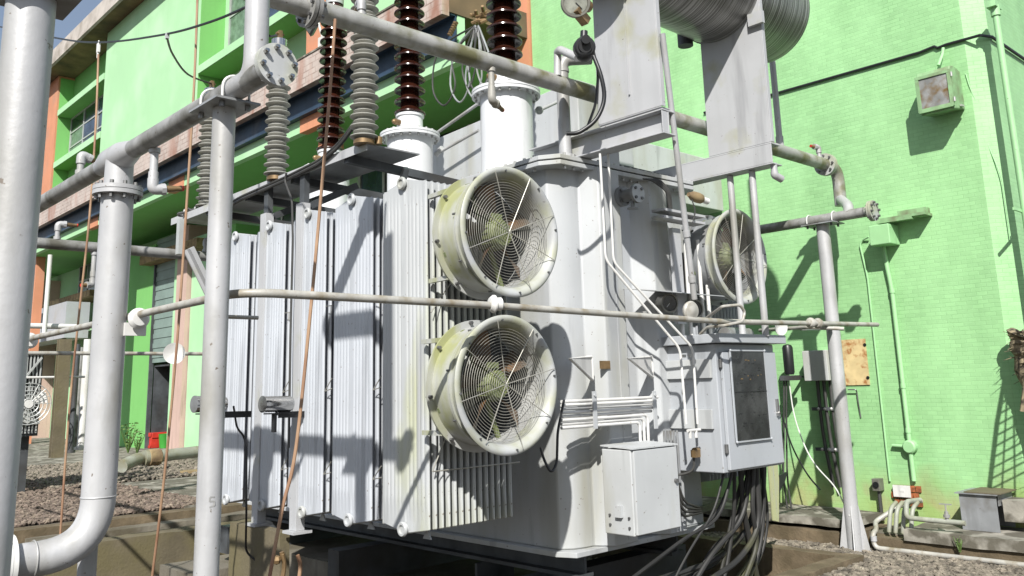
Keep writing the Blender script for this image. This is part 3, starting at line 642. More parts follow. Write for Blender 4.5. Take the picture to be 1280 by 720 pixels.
# fans -----------------------------------------------------------
def make_fan(x,y,z,label,rot,sm='shroud'):
    c=V((0,0,0)); ax=(0,1,0)
    q=MB(); R=.44
    # barrel: thin closed wall, rear flange, middle flange
    q.lathe(c,ax,[(.125,.385),(.125,.418),(.135,.418),(.135,.398),(.315,.398),(.315,.445),(.330,.445),(.330,.386),(.125,.380)],64,close=True)
    for i in range(4):
        a=math.pi/4+i*math.pi/2; q.bar((math.cos(a)*.43,.325,math.sin(a)*.43),(math.cos(a)*.40,.565,math.sin(a)*.43),.03,.03)
    f=obj('cooling_fan',q,sm,None,label); f.parent=T; f.location=V((x,y,z))-T.location; f['local']=1
    q=MB(); q.lathe(c,ax,[(.331,.372),(.331,.382),(.555,.24),(.555,.23)],48,close=True); obj('rear_light_block',q,'dsteel',f)  # dark cone added behind the barrel to block light and blacken the interior
    q=MB(); q.lathe(c,ax,[(.123,.374),(.09,.376),(.055,.384),(.025,.398),(.008,.414),(0,.432),(.003,.448),(.012,.457),(.022,.455),(.035,.440),(.055,.422),(.085,.408),(.110,.404),(.112,.418),(.123,.418)],64,close=True)
    b_=obj('bell_mouth',q,'bell',f); 
    q=MB(); q.bolts((0,.125,0),ax,.418,8,.008,.025,.3); q.bolts((0,.32,0),(0,-1,0),.428,8,.013,.03,.2,.02); q.bolts((0,.005,0),(0,-1,0),.425,8,.008,.012,.15); pieces('bolt',q,'bolt',f)
    q=MB()
    for i in range(19): q.ring((0,.045-.03*(1-((i+1)/18)**2)*.2,0),ax,.024+.0192*i,.0017,56,5)
    for i in range(8):
        a=(i+.15)*math.pi/4+rot; q.cyl((math.cos(a)*.43,-.008,math.sin(a)*.43),(0,.035,0),.0032,n=6)
    obj('guard',q,'guard',f)
    q=MB(); q.lathe((0,.10,0),ax,[(0,.0),(0,.085),(.02,.10),(.05,.105),(.20,.105),(.22,.09),(.22,0)],28)
    for i in range(18):
        a=i*math.pi/9; q.bar((math.cos(a)*.106,.14,math.sin(a)*.106),(math.cos(a)*.106,.30,math.sin(a)*.106),.006,.014,up=(math.cos(a),0,math.sin(a)))
    q.box(-.05,.05,.16,.26,.10,.15); obj('motor',q,'motor',f)
    q=MB()
    for i in range(4):
        a=i*math.pi/2+.4; u=V((math.cos(a),0,math.sin(a)))*.40; q.bar(u+V((0,.29,0)),V((0,.29,0)),.02,.03)
    obj('motor_arm',q,'motor',f)
    for i in range(5):
        q=MB(); a0=i*2*math.pi/5+rot*2; N_=8; vs=[];th=.004
        for s in(0,1):
            for j in range(N_+1):
                r=.10+.265*j/N_; wd_=.42-.16*j/N_
                for t in(-.5,.5):
                    a=a0+t*wd_*(.9+.35*j/N_); vs.append(V((math.cos(a)*r,.22+t*.12*(1-.3*j/N_)+s*th,math.sin(a)*r)))
        n2=(N_+1)*2; fs=[]
        for j in range(N_):
            k=j*2; fs+=[(k,k+1,k+3,k+2),(n2+k,n2+k+2,n2+k+3,n2+k+1),(k,k+2,n2+k+2,n2+k),(k+1,n2+k+1,n2+k+3,k+3)]
        fs+=[(0,n2,n2+1,1),(n2-2,n2-1,2*n2-1,2*n2-2)]
        q.add(vs,fs); obj('blade',q,'blade',f)
    del f['local']
    return f
make_fan(4.011,4.30,2.645,'upper round cooling fan on the near radiators, mossy on its left side',.25)
make_fan(3.943,4.30,1.612,'lower round cooling fan on the near radiators, mossy on its left side',.9)
make_fan(7.16,4.50,2.75,'round cooling fan on the far side behind two grey risers',.5,'shelf')
# turrets and bushings -------------------------------------------
def make_bushing(px,py,y,ztop,label):
    pass
def bushing(xb,yb_,zf,label,tilt=(0,0,0),turret=True):
    ax=(V((0,0,1))+V(tilt)).normalized(); base=V((xb,yb_,zf))
    q=MB(); q.lathe(base,-ax,[(0,.0),(0,.345),(.025,.345),(.026,.338),(.034,.338),(.035,.345),(.06,.345),(.061,.262),(zf-3.49,.262),(zf-3.49,.30),(zf-3.46,.30)],48)
    q.cyl(base-ax*.15+V((-.05,-.255,0)),base-ax*(zf-3.5)+V((-.05,-.255,0)),.006,n=6)
    tr=obj('turret',q,'turret',T,label)
    q=MB(); q.bolts(base-ax*.085,ax,.31,20,.014,.105); pieces('flange_bolt',q,'boltlight',tr)
    q=MB(); q.lathe(base,ax,[(0,.20),(.02,.155),(.03,.15),(.20,.15),(.205,.165),(.235,.165),(.235,.10)],40); obj('bushing_collar',q,'turret',tr)
    q=MB(); q.cyl(base+ax*.12+V((-.14,0,0)),base+ax*.12+V((-.22,0,0)),.035,n=12); q.sphere(base+ax*.12+V((-.22,0,0)),.03,10); obj('test_tap',q,'brass',tr)
    pr=[(.22,.11)]; z=.25; pitch=.138
    for i in range(15):
        pr+=[(z+.022,.106),(z+.020,.120),(z+.004,.150),(z-.010,.172),(z-.004,.182),(z+.012,.180),(z+.030,.158),(z+.048,.130),(z+.062,.114),(z+.074,.107)]
        z+=pitch
    pr+=[(z,.105),(z+.01,.08)]
    q=MB(); q.lathe(base,ax,pr,40); p_=obj('bushing',q,'porc',T,'ribbed brown porcelain bushing')
    q=MB(); q.lathe(base+ax*z,ax,[(0,.12),(.14,.12),(.15,.10),(.16,.04),(.30,.035),(.30,0)],24); obj('terminal_cap',q,'alu',p_)
    return tr
bushing(5.65,6.10,4.50,'nearest white turret, right of the others')
bushing(5.74,7.85,4.48,'middle white turret')
b3=A(412,205,y=9.7); bushing(b3.x,9.7,4.46,'farthest white turret, hidden by the shelf',tilt=(.02,-.0,0))
# sloping casing between turrets with hand rails
casing=MB(); xk=6.66; zt=A(590,148,x=xk).z
casing.prism([(xk,6.05,3.5),(xk,8.7,3.5),(xk,8.7,zt-.1),(xk,6.05,zt)],(.9,0,0)); obj('cable_casing',casing,'tank',T,'plain grey casing between the white turrets',smooth=False,bevel=.01)
q=MB(); 
a=A(532,176,x=6.3);b_=A(600,128,x=6.3); q.tube([a,b_,b_+V((.3,0,0))],.02,10,fil=.06); obj('hand_rail',q,'pipe',T)
q=MB(); a=A(545,193,x=6.2);b_=A(598,163,x=6.2); q.tube([a,b_],.018,10); q.cyl(a-V((0,.0,0)),a+V((0,-.12,.05)),.035,n=10); obj('oil_pipe',q,'pipe',T)
q=MB(); a=A(674,138,y=6.0);b_=A(700,126,y=6.0); q.tube([a,b_],.018,10); q.sphere(a,.045,10); obj('oil_pipe',q,'pipe',T)
c=A(585,185,x=6.2); 
# pale box beyond the tank, right
c0=A(905,264,y=6.6); zt=A(860,192,y=6.6).z
q=MB(); q.box(6.95,c0.x,6.6,7.6,c0.z,zt); obj('cable_box',q,'box',T,'pale cable box overhanging the far side of the tank',smooth=False,bevel=.01)
# conservator ----------------------------------------------------
CY,CZ,CR=4.40,5.32,.494
q=MB(); q.lathe((5.0,CY,CZ),(1,0,0),[(-.06,0),(-.055,.2),(-.03,.38),(.0,CR-.02),(.02,CR),(2.82,CR),(2.86,CR-.01),(2.90,.38),(2.93,.2),(2.94,0)],72)
cons=obj('conservator',q,'consv',T,'big brushed cylindrical oil tank overhead')
q=MB(); q.ring((6.95,CY,CZ),(1,0,0),CR+.003,.007,64,6); obj('weld_band',q,'consv',cons); q=MB(); q.cyl((6.84,4.74,CZ-.46),(6.84,4.74,CZ-.2),.075,n=18); obj('drain_neck',q,'dsteel',cons); q=MB(); q.box(6.87,6.915,3.90,4.05,4.84,4.96); obj('support_clip',q,'beam',cons,smooth=False)
def support(xs,y0,y1,zb,m='beam'):
    q=MB(); q.box(xs,xs+.012,y0,y1,zb,CZ-.1); q.box(xs,xs+.05,y0-.010,y0-.001,zb,CZ-.1); q.box(xs,xs+.12,y0,y1,zb-.010,zb-.002)
    q.prism([(xs+.013,(y0+y1)/2,zb),(xs+.12,(y0+y1)/2,zb),(xs+.1,(y0+y1)/2,CZ-.25),(xs+.013,(y0+y1)/2,CZ-.25)],(0,.012,0))
    return obj('conservator_support',q,m,T,smooth=False,bevel=.003)
support(5.33,3.965,4.62,3.73); support(6.92,3.95,4.62,3.71)
q=MB(); q.box(5.315,5.328,4.26,4.27,3.90,CZ-.2); obj('support_stay',q,'beam',T,smooth=False)
for xs,lab in((5.31,'beam under the left conservator support'),(6.90,'beam under the right conservator support')):
    q=MB(); h=.20; zb=3.50; ye=5.45
    q.box(xs,xs+.16,3.94,ye,zb,zb+.012); q.box(xs,xs+.16,3.94,ye,zb+h-.012,zb+h); q.box(xs+(.074 if xs<6 else .0),xs+(.086 if xs<6 else .012),3.942,ye,zb+.0125,zb+h-.0125)
    if xs<6: q.prism([(xs+.002,3.945,zb+.013),(xs+.07,3.945,zb+.013),(xs+.07,3.945,zb+h-.013),(xs+.002,3.945,zb+h-.013)],(0,.008,0))
    obj('cantilever_beam',q,'beam',T,lab,smooth=False,bevel=.003)
q=MB(); q.box(5.5,6.0,4.97,5.2,3.50,3.71); q.box(5.98,6.02,4.9,5.2,3.70,3.712); obj('bearer',q,'tank',T,smooth=False)
q=MB(); q.box(6.1,6.9,5.05,5.25,3.50,3.60); obj('bearer',q,'dsteel',T,smooth=False)
q=MB(); a=A(966,70,y=4.13); xv=A(975,180,y=4.74).x; q.cyl((xv,4.74,4.07),(xv,4.74,6.2),.034,n=14); q.cyl((xv,4.74,4.11),(xv,4.74,4.22),.042,n=14); obj('vent_pipe',q,'pipe',T)
q=MB(); q.tube([A(951,60,y=4.3),A(953,105,y=4.3),A(955,128,y=4.3),A(948,140,y=4.3)],.021,10,fil=.05); q.cyl(A(952,80,y=4.3),A(952,90,y=4.3),.03,n=12); obj('vent_pipe',q,'shelf',T)
# oil level gauge at the left end
gc=A(719,4,y=4.35); d=(V((0,0,1.6))-gc); d=V((-.62,-.75,-.22)).normalized()
q=MB(); q.lathe(gc,d,[(-.05,.0),(-.05,.08),(-.02,.115),(.03,.118),(.035,.115),(.035,.098),(.02,.096),(.02,0)],40); gg=obj('oil_gauge',q,'gauge',T,'round oil level gauge')
q=MB(); q.cyl(gc+d*.021,gc+d*.023,.094,n=40); dl=obj('dial',q,'glassdial',gg)
q=MB(); u,w_=frame(d); q.bar(gc+d*.028,gc+d*.028+(u*-.05+w_*.05),.006,.003,up=d); q.cyl(gc+d*.024+u*.02-w_*.055,gc+d*.027+u*.02-w_*.055,.012,n=12); obj('needle',q,'black',gg)
q=MB(); b_=A(733,28,y=4.35); q.bar(gc+V((.0,0,-.05)),b_,.07,.07); q.cyl(gc+V((.05,.03,.02)),V((5.02,CY,gc.z+.05)),.05,n=14); obj('gauge_neck',q,'brass',gg)
# breather / relay body
bc=A(730,60,y=4.28); q=MB(); q.lathe(bc-d*.05,d,[(0,0),(0,.075),(.02,.085),(.10,.085),(.115,.07),(.115,.055),(.13,.05),(.13,0)],24); q.sphere(bc+V((0,0,-.05)),.07,14,(1,1,.9)); q.cyl(bc+V((.0,0,.05)),bc+V((.01,0,.14)),.03,n=12); q.cyl(bc+d*.05+V((0,0,.05)),bc+d*.13+V((0,0,.05)),.035,n=16)
rl=obj('gas_relay',q,'black',T,'black relay body')
q=MB(); cab_=[A(742,70,y=4.2),A(752,95,y=4.15),A(757,125,y=4.15),A(745,152,y=4.2),A(722,167,y=4.3),A(708,167,y=4.35)]
q.tube(cab_,.017,10,fil=.1); obj('hose',q,'black',T); q=MB(); q.tube([A(738,48,y=4.25),A(748,90,y=4.6),A(745,130,y=4.6),A(733,162,y=4.6)],.012,8,fil=.1); obj('hose',q,'black',T)
# grey riser pipe with elbow left of the gauge
q=MB(); a=A(706,172,y=4.97); b_=A(703,75,y=4.97); b_.x=a.x; a.z=3.53; 
q.tube([a,b_,b_+V((.22,-.15,.02))],.055,16,fil=.09); q.cyl(b_+V((0,0,-.12)),b_+V((0,0,-.09)),.062,n=16); q.lathe(a,(0,0,1),[(-.04,.09),(0,.09),(0,.06)],20); obj('oil_riser',q,'pipe',T)
q=MB(); a=A(692,88,y=4.7); q.tube([A(697,66,y=4.7),A(700,62,y=4.65),A(722,72,y=4.45)],.035,12,fil=.04); q.cyl(A(697,66,y=4.7),A(697,95,y=4.7),.032,n=12); obj('oil_elbow',q,'pipe',T)
# long sloping conduit from the conservator to the ring pipe
q=MB(); P=[A(828,42,y=3.9),A(868,374,y=4.12)]; P=[P[0],P[0].lerp(P[1],.3),P[0].lerp(P[1],.6),P[1]]
q.tube(P,.024,12); 
for t in(.35,.78): 
    c=P[2].lerp(P[3],t); q.cyl(c,c+(P[3]-P[2]).normalized()*.05,.031,n=12)
obj('drain_conduit',q,'pipe',T)
# flange valve on tank
vc=A(777,246,y=4.79); q=MB(); q.cyl(vc+V((0,.02,0)),vc+V((0,-.03,0)),.088,n=24); q.cyl(vc+V((0,-.03,0)),vc+V((0,-.16,0)),.055,n=18); q.cyl(vc+V((0,-.16,0)),vc+V((0,-.185,0)),.085,n=24); q.cyl(vc+V((0,-.12,0)),vc+V((0,-.12,-.12)),.018,n=8); q.cyl(vc+V((0,-.12,-.12)),vc+V((0,-.12,-.13)),.05,n=14)
vo=obj('valve',q,'shelf',T); q=MB(); q.bolts(vc+V((0,-.185,0)),(0,-1,0),.058,4,.014,.018,.5); q.bolts(vc+V((0,-.03,0)),(0,-1,0),.07,4,.011,.018,.5); pieces('bolt',q,'bolt',vo)
q=MB(); q.cyl(vc+V((0,-.186,0)),vc+V((0,-.19,0)),.083,n=24); obj('cover_disc',q,'box',vo)
# two thin pipes down the tank face
for (pa,pb,pc,pd) in(((750,192),(757,325),(850,436),(858,530)),((760,190),(767,328),(866,435),(872,530))):
    q=MB(); q.tube([A(*pa,y=4.62),A(*pb,y=4.62),A(*pc,y=4.40),A(*pd,y=4.40)],.0105,8,fil=.06); obj('thin_pipe',q,'white',T)
q=MB(); 
for p in((855,445),(863,445),(806,391),(812,395)): c=A(*p,y=4.42); q.cyl(c+V((0,0,.012)),c-V((0,0,.012)),.018,n=8)
pieces('pipe_union',q,'boltlight',T)
q=MB(); c=A(866,538,y=4.4); q.cyl(c+V((-.07,0,0)),c+V((.1,0,0)),.013,n=8); q.cyl(c+V((-.04,0,.0)),c+V((-.04,0,-.06)),.014,n=8); q.cyl(c+V((.04,0,.0)),c+V((.04,0,-.06)),.014,n=8); obj('valve_pair',q,'white',T)
# dials under their small hood
for px,py in((836,379),(868,386)):
    c=A(px,py,y=4.62); q=MB(); dd=V((-.35,-.93,-.05)).normalized(); q.lathe(c,dd,[(-.10,0),(-.10,.075),(0,.08),(.02,.085),(.02,.072),(.008,.07),(.008,0)],28); di=obj('thermometer',q,'gauge',T)
    q=MB(); q.cyl(c+dd*.009,c+dd*.011,.069,n=28); obj('dial',q,'dark',di); q=MB(); u,w_=frame(dd); q.bar(c+dd*.014,c+dd*.014+u*.03+w_*.035,.005,.002,up=dd); obj('needle',q,'white',di)
q=MB(); a=A(800,366,y=4.62);b_=A(886,374,y=4.62); q.prism([(a.x,4.80,a.z+.05),(a.x-.02,4.45,a.z),(b_.x,4.45,a.z),(b_.x,4.80,a.z+.05)],(0,0,.006)); obj('dial_hood',q,'tank',T,smooth=False)
# stepped flat bars right of tank
for dz in(0,.045):
    q=MB(); a=A(828,272-dz*200,y=4.6); q.box(a.x,a.x+.62,4.58,4.72,a.z,a.z+.022); obj('bus_bar_cover',q,'beam',T,smooth=False)
q=MB(); a=A(834,285,y=4.7); q.box(a.x+.02,a.x+.14,4.66,4.70,2.1,a.z); obj('support_strip',q,'beam',T,smooth=False)
q=MB()
for px in(846,856,872,880): a=A(px,300,y=4.72); q.cyl((a.x,4.72,1.95),(a.x,4.72,a.z),.018,n=8)
obj('small_conduit',q,'white',T)
# red capped sensor by the beam
c=A(866,245,y=4.55); q=MB(); q.lathe(c,(1,-.1,-.15),[(-.06,0),(-.06,.02),(-.03,.03),(0,.045),(.06,.05),(.11,.045),(.13,.03),(.13,0)],20); sn=obj('sensor',q,'slab',T,'small sensor with a brownish body'); q=MB(); q.cyl(c+V((.13,-.013,-.02)),c+V((.2,-.02,-.03)),.03,n=14); obj('cap',q,'white',sn)
q=MB(); q.tube([c+V((-.02,0,-.03)),c+V((.0,-.02,-.15)),c+V((-.03,0,-.25))],.006,6,fil=.05); obj('hose',q,'cable',T)
# cable clump at the lid corner
q=MB()
for i in range(5): 
    a=A(815+i*3,228,y=4.75); q.tube([a+V((-.1,.1,.05)),a+V((0,0,.02)),A(834+i,240,y=4.70),A(834+i*1.5,275-i*3,y=4.72)],.007,6,fil=.05)
obj('cable_clump',q,'cable',T)
# name plate
a=A(749,451,y=yr-.002);b_=A(762,461,y=yr-.002); q=MB(); q.box(a.x,b_.x,yr-.012,yr-.004,b_.z,a.z); obj('name_plate',q,'brass',T,'small brown name plate',smooth=False)
# conduit bundle along the near face with clamps and lifting brackets
for i in range(8):
    yy=4.70-.012*(i%2); a=A(704,502+i*4.7,y=yy); x1=A(822-i*2.2,500,y=yy).x; q=MB(); P=[(a.x-.02,yy,a.z),(x1-(.0 if i<5 else .03*(i-4)),yy,a.z)]
    if i>=5: P.append((x1-.03*(i-4),yy+.01,a.z-.6))
    q.tube(P,.0125,10,fil=.05); obj('conduit',q,'white',T)
for px in(742,817):
    a=A(px,489,y=4.66); b_=A(px,536,y=4.66); q=MB(); q.box(a.x-.018,a.x+.022,4.652,4.664,b_.z,a.z); q.cyl((a.x,4.651,a.z-.03),(a.x,4.640,a.z-.03),.012,n=8); obj('conduit_clamp',q,'tank',T,smooth=False)
for (pa,pb,pc) in(((712,448),(733,475),(739,446)),((785,448),(805,472),(814,446))):
    a=A(*pa,y=4.62); c=A(pc[0],pc[1],y=4.78); b_=A(*pb,y=4.78); b_.x=c.x
    q=MB(); q.tube([c,a,b_,c],.014,8); q.prism([c+V((.01,0,0)),a+V((.03,0,0)),b_+V((.01,0,0))],(.004,0,0)); obj('lifting_bracket',q,'white',T)
# lower junction box
jx,jy=5.255,4.40; z0,z1=.475,1.10
q=MB(); q.prism([(jx,jy,z0),(jx+.555,jy,z0),(jx+.555,4.69,z0),(jx,4.69,z0)],(0,0,z1-z0)); jb=obj('terminal_box',q,'box',T,'plain light grey terminal box low on the tank',smooth=False,bevel=.008)
q=MB(); q.box(jx+.012,jx+.545,jy-.022,jy-.002,z0+.01,z1-.008); obj('door',q,'box',jb,smooth=False,bevel=.004)
q=MB(); q.box(jx-.03,jx-.001,jy+.10,jy+.16,z0+.13,z0+.215)
obj('vent_cover',q,'box',jb); q=MB()
for dy,dz in((.04,.13),(.04,.06),(.23,.14),(.23,.07)): q.cyl((jx-.012,jy+dy,z0+dz),(jx-.001,jy+dy,z0+dz),.010,n=8)
pieces('screw_cap',q,'bolt',jb)
q=MB(); c=V((jx+.50,jy-.024,z0+.36)); q.cyl(c,c+V((0,-.02,0)),.016,n=12); obj('lock',q,'bolt',jb)
q=MB(); q.prism([(jx-.008,jy-.028,z1+.003),(jx+.56,jy-.028,z1+.003),(jx+.56,4.695,z1+.02),(jx-.008,4.695,z1+.02)],(0,0,.01)); obj('roof',q,'box',jb,smooth=False)
# control cabinet -------------------------------------------------
kx,ky=6.315,4.30; k0,k1=.845,1.905; kx2=7.24; kyb=4.84
q=MB(); q.box(kx,kx2,ky,kyb,k0,k1); cb=obj('control_cabinet',q,'cab',T,'grey control cabinet with a dark display window',smooth=False,bevel=.008)
q=MB(); q.box(kx-.07,kx2+.07,ky-.10,kyb+.02,k1+.005,k1+.082); obj('roof',q,'cab',cb,smooth=False,bevel=.006)
q=MB(); q.box(kx+.05,kx2-.03,ky-.035,ky-.003,k0+.02,k1-.07); dr=obj('door',q,'cab',cb,smooth=False,bevel=.006)
wa=A(911,438,y=ky-.04); wb=A(962,548,y=ky-.04)
q=MB(); q.box(wa.x+.0,wb.x+.01,ky-.048,ky-.0355,wb.z+.0,wa.z); wn=obj('window',q,'panel',dr,'dark glazed display window',smooth=False)
q=MB(); x0,x1,z0,z1=wa.x,wb.x+.01,wb.z,wa.z
for (a,b_) in(((x0,z0),(x1,z0)),((x1,z0),(x1,z1)),((x1,z1),(x0,z1)),((x0,z1),(x0,z0))): q.bar((a[0],ky-.05,a[1]),(b_[0],ky-.05,b_[1]),.012,.012)
for a in((x0,z0),(x1,z0),(x1,z1),(x0,z1)): q.sphere((a[0],ky-.055,a[1]),.012,8)
obj('window_frame',q,'cab',wn,smooth=False)
q=MB(); zz=(z0+z1)/2+.03; q.bar((x0+.01,ky-.051,zz),(x1-.01,ky-.051,zz),.006,.004); rnd=random.Random(4)
for i in range(26):
    px_=rnd.uniform(x0+.05,x1-.09); pz=rnd.uniform(z0+.08,z1-.05); q.box(px_,px_+rnd.uniform(.015,.05),ky-.0495,ky-.0485,pz,pz+.007)
pieces('label_strip',q,'black',wn,smooth=False)
q=MB()
for i in range(8):
    px_=rnd.uniform(x0+.12,x1-.07); pz=rnd.uniform(z1-.28,z1-.08); q.box(px_,px_+rnd.uniform(.01,.04),ky-.0497,ky-.0485,pz,pz+.010)
pieces('dim_marking',q,'brass',wn,smooth=False)
q=MB(); 
for z in(k0+.16,k1-.20): q.cyl((kx+.035,ky-.02,z),(kx+.035,ky-.02,z+.07),.016,n=10)
pieces('hinge',q,'bolt',cb)
q=MB(); q.box(kx2-.10,kx2-.085,ky-.06,ky-.036,1.27,1.42); q.cyl((kx2-.09,ky-.035,1.30),(kx2-.09,ky-.07,1.30),.012,n=8); obj('handle',q,'chrome',dr)
# side brackets, yellow tagged fitting
q=MB(); a=A(842,448,x=kx-.01);b_=A(878,478,x=kx-.01)
q.box(kx-.03,kx-.004,4.34,4.92,1.62,1.78); q.box(kx-.03,kx-.004,4.36,4.92,1.20,1.36); obj('side_bracket',q,'box',cb,smooth=False,bevel=.003)
c=A(872,563,x=kx-.02); q=MB(); q.cyl(c,c+V((-.06,-.01,0)),.028,n=12); q.box(c.x-.10,c.x-.03,c.y-.05,c.y-.0,c.z-.05,c.z+.01); ft=obj('cable_fitting',q,'brass',cb)
q=MB(); q.tube([c+V((-.06,0,-.03)),c+V((-.06,.0,-.16)),c+V((-.12,.12,-.2)),c+V((-.25,.35,-.19))],.011,8,fil=.08); obj('hose',q,'cable',T)
# risers over the cabinet, up to the beam
for px,pz in((916,226),(943,216)):
    t=A(px-3,pz,x=6.99); q=MB(); q.cyl((6.99,t.y,k1+.07),(6.99,t.y,3.495),.031,n=14); obj('cable_riser',q,'pipe',T)
q=MB(); q.cyl((A(955,400,y=4.45).x-.30,4.7,2.02),(A(955,400,y=4.45).x+.1,4.7,2.02),.07,n=16); obj('cable_gland',q,'shelf',T)
q=MB(); P=[A(880,400,y=4.4),A(903,383,y=4.05),A(925,381,y=4.0),A(931,390,y=4.0),A(928,402,y=4.0),A(905,407,y=4.05),A(884,409,y=4.3),A(875,418,y=4.4)]; q.tube(P,.013,8,fil=.03); obj('hose',q,'ring',T)
q=MB(); c=A(968,215,y=3.97); q.cyl(c+V((0,0,.08)),c,.03,n=12); q.tube([c,c+V((0,0,-.03)),c+V((.08,-.02,-.06))],.035,12,fil=.04); obj('drain_elbow',q,'pipe',T)
# cables under the cabinet
rnd=random.Random(11); cabs=[
 [(905,592),(893,640),(860,690),(838,735)],[(918,592),(918,640),(912,690),(902,740)],[(926,590),(928,630),(940,690),(950,740)],
 [(934,590),(925,640),(905,680),(850,735)],[(942,588),(940,640),(948,680),(925,740)],[(948,588),(952,640),(945,690),(915,740)],
 [(954,586),(956,640),(950,690),(930,740)],[(950,586),(945,650),(900,700),(830,722)],[(915,592),(900,650),(862,668),(820,700)],
 [(938,588),(930,650),(890,690),(862,740)],[(957,586),(955,640),(940,700),(905,738)],[(930,588),(912,660),(905,700),(895,740)],[(946,588),(950,660),(925,700),(868,738)]]
cabs+=[[(x+rnd.uniform(-5,5),y+(rnd.uniform(-2,4) if j==0 else rnd.uniform(-8,8))) if j else (x+rnd.uniform(-3,3),y) for j,(x,y) in enumerate(P)] for P in cabs[1:10]]
for i,P in enumerate(cabs):
    yy=4.42+.05*(i%4)+(.12 if i>12 else 0); q=MB(); P=P[:-1]+[(P[-1][0]+(P[-1][0]-P[-2][0])*1.1,P[-1][1]+(P[-1][1]-P[-2][1])*1.1)]; pts=[A(P[0][0],P[0][1]-14,y=yy)]+[A(*p,y=yy+.05*k*(1 if i%2 else .4)) for k,p in enumerate(P)]
    q.tube(pts,.010+.0035*((i*7)%5),8,fil=.3,seg=8); obj('hanging_cable',q,'cablem',T)
for i in range(4):
    yy=4.7; q=MB(); q.tube([A(846,600+i*10,y=yy),A(855,628+i*6,y=yy),A(875,635+i*2,y=yy+.1),A(905,622+i*3,y=yy+.4)],.011,8,fil=.1); obj('hanging_cable',q,'cable',T)
for i in range(5):
    a=A(830+i*4,538,y=4.72); q=MB(); q.cyl(a,a+V((0,0,-.75)),.011,n=8); obj('small_conduit',q,'shelf',T)
q=MB(); a=A(666,560,y=4.72); q.tube([A(705,500,y=4.66),A(697,540,y=4.66),A(696,580,y=4.66),A(689,592,y=4.66),A(680,575,y=4.7),A(676,560,y=4.8)],.010,8,fil=.05); obj('hose',q,'black',T)
# grey foot/leg plate right of the cables, dark stand
a=A(963,590,y=4.9); zl=A(963,652,y=4.9).z; q=MB(); q.prism([(a.x,4.9,zl),(a.x+.08,4.9,zl-.02),(a.x+.15,4.9,.60),(a.x+.15,4.9,.90),(a.x,4.9,.90)],(0,.03,0)); obj('side_plate',q,'finmoss',T,smooth=False)
q=MB(); q.box(a.x-.9,a.x+.1,4.935,4.97,.80,.86); obj('side_bracket',q,'tank',T,smooth=False)
q=MB(); a=A(980,590,y=5.0); q.prism([A(967,632,y=5.0),A(971,596,y=5.0),A(984,590,y=5.0),A(982,600,y=5.0)],(0,.02,0)); obj('stay_plate',q,'black',T,smooth=False)

# ================================================================= CABLE SHELF + ARRESTERS
SX0,SX1,SZ=3.72,4.24,3.52
SH=thing('arrester_shelf','galvanised steel shelf on two posts in front of the radiators','shelf',(SX0,7,.48))
q=MB(); q.box(SX0,SX1,5.66,9.6,SZ,SZ+.012); obj('shelf_plate',q,'shelf',SH,smooth=False); q=MB(); q.box(SX0-.008,SX0-.001,5.66,9.6,SZ-.045,SZ+.03); obj('edge_lip',q,'beam',SH,smooth=False)
for px,py in((374,254),(329,267)):
    c=A(px,py,x=SX0-.03); zt=SZ-.24 if False else c.z; q=MB(); q.box(SX0-.03,SX0-.022,c.y-.055,c.y+.055,.50,c.z); q.box(SX0-.022,SX0+.05,c.y-.055,c.y-.047,.50,c.z); q.box(SX0-.022,SX0+.05,c.y+.047,c.y+.055,.50,c.z)
    obj('post',q,'beam',SH,smooth=False,bevel=.002)
    q=MB(); q.bar((SX0+.0,c.y,c.z-.05),(SX0+.55,c.y,SZ-.07),.06,.06); q.bar((SX0+.02,c.y,c.z+.0),(SX0+.02,c.y,SZ-.01),.08,.05); obj('bracket_arm',q,'dsteel',SH,smooth=False)
    q=MB(); q.box(SX0-.07,SX0+.10,c.y-.09,c.y+.09,.477,.499); obj('base_plate',q,'beam',SH,smooth=False)
for y in(6.0,6.9,7.8,8.7):
    q=MB(); q.bar((SX0+.02,y,SZ-.04),(5.1,y,SZ-.10),.06,.07); obj('bracket_arm',q,'dsteel',SH,smooth=False)
q=MB(); q.bar((SX0+.55,5.9,SZ-.06),(SX0+.62,6.2,SZ-.45),.05,.05); obj('brace',q,'shelf',SH,smooth=False)
q=MB()
P=[A(272,268,x=SX0-.03),A(300,250,x=SX0-.03),A(360,224,x=SX0-.03),A(400,204,x=SX0-.03),A(425,182,x=SX0-.03),A(448,150,x=SX0)]
q.tube(P,.016,8,fil=.1); q.tube([p+V((0,0,.03)) for p in P],.012,8,fil=.1); solo('cable_run',q,'cable','two black cables tied along the front edge of the shelf','cable')
q=MB(); q.tube([A(358,216,x=SX0-.06),A(356,226,x=SX0-.06),A(365,250,x=SX0-.07),A(366,300,x=SX0-.07),A(363,420,x=SX0-.07),A(361,560,x=SX0-.07)],.010,8,fil=.05); solo('hanging_wire',q,'cable','thin dark cable hanging down the shelf post','cable')
ar0=None
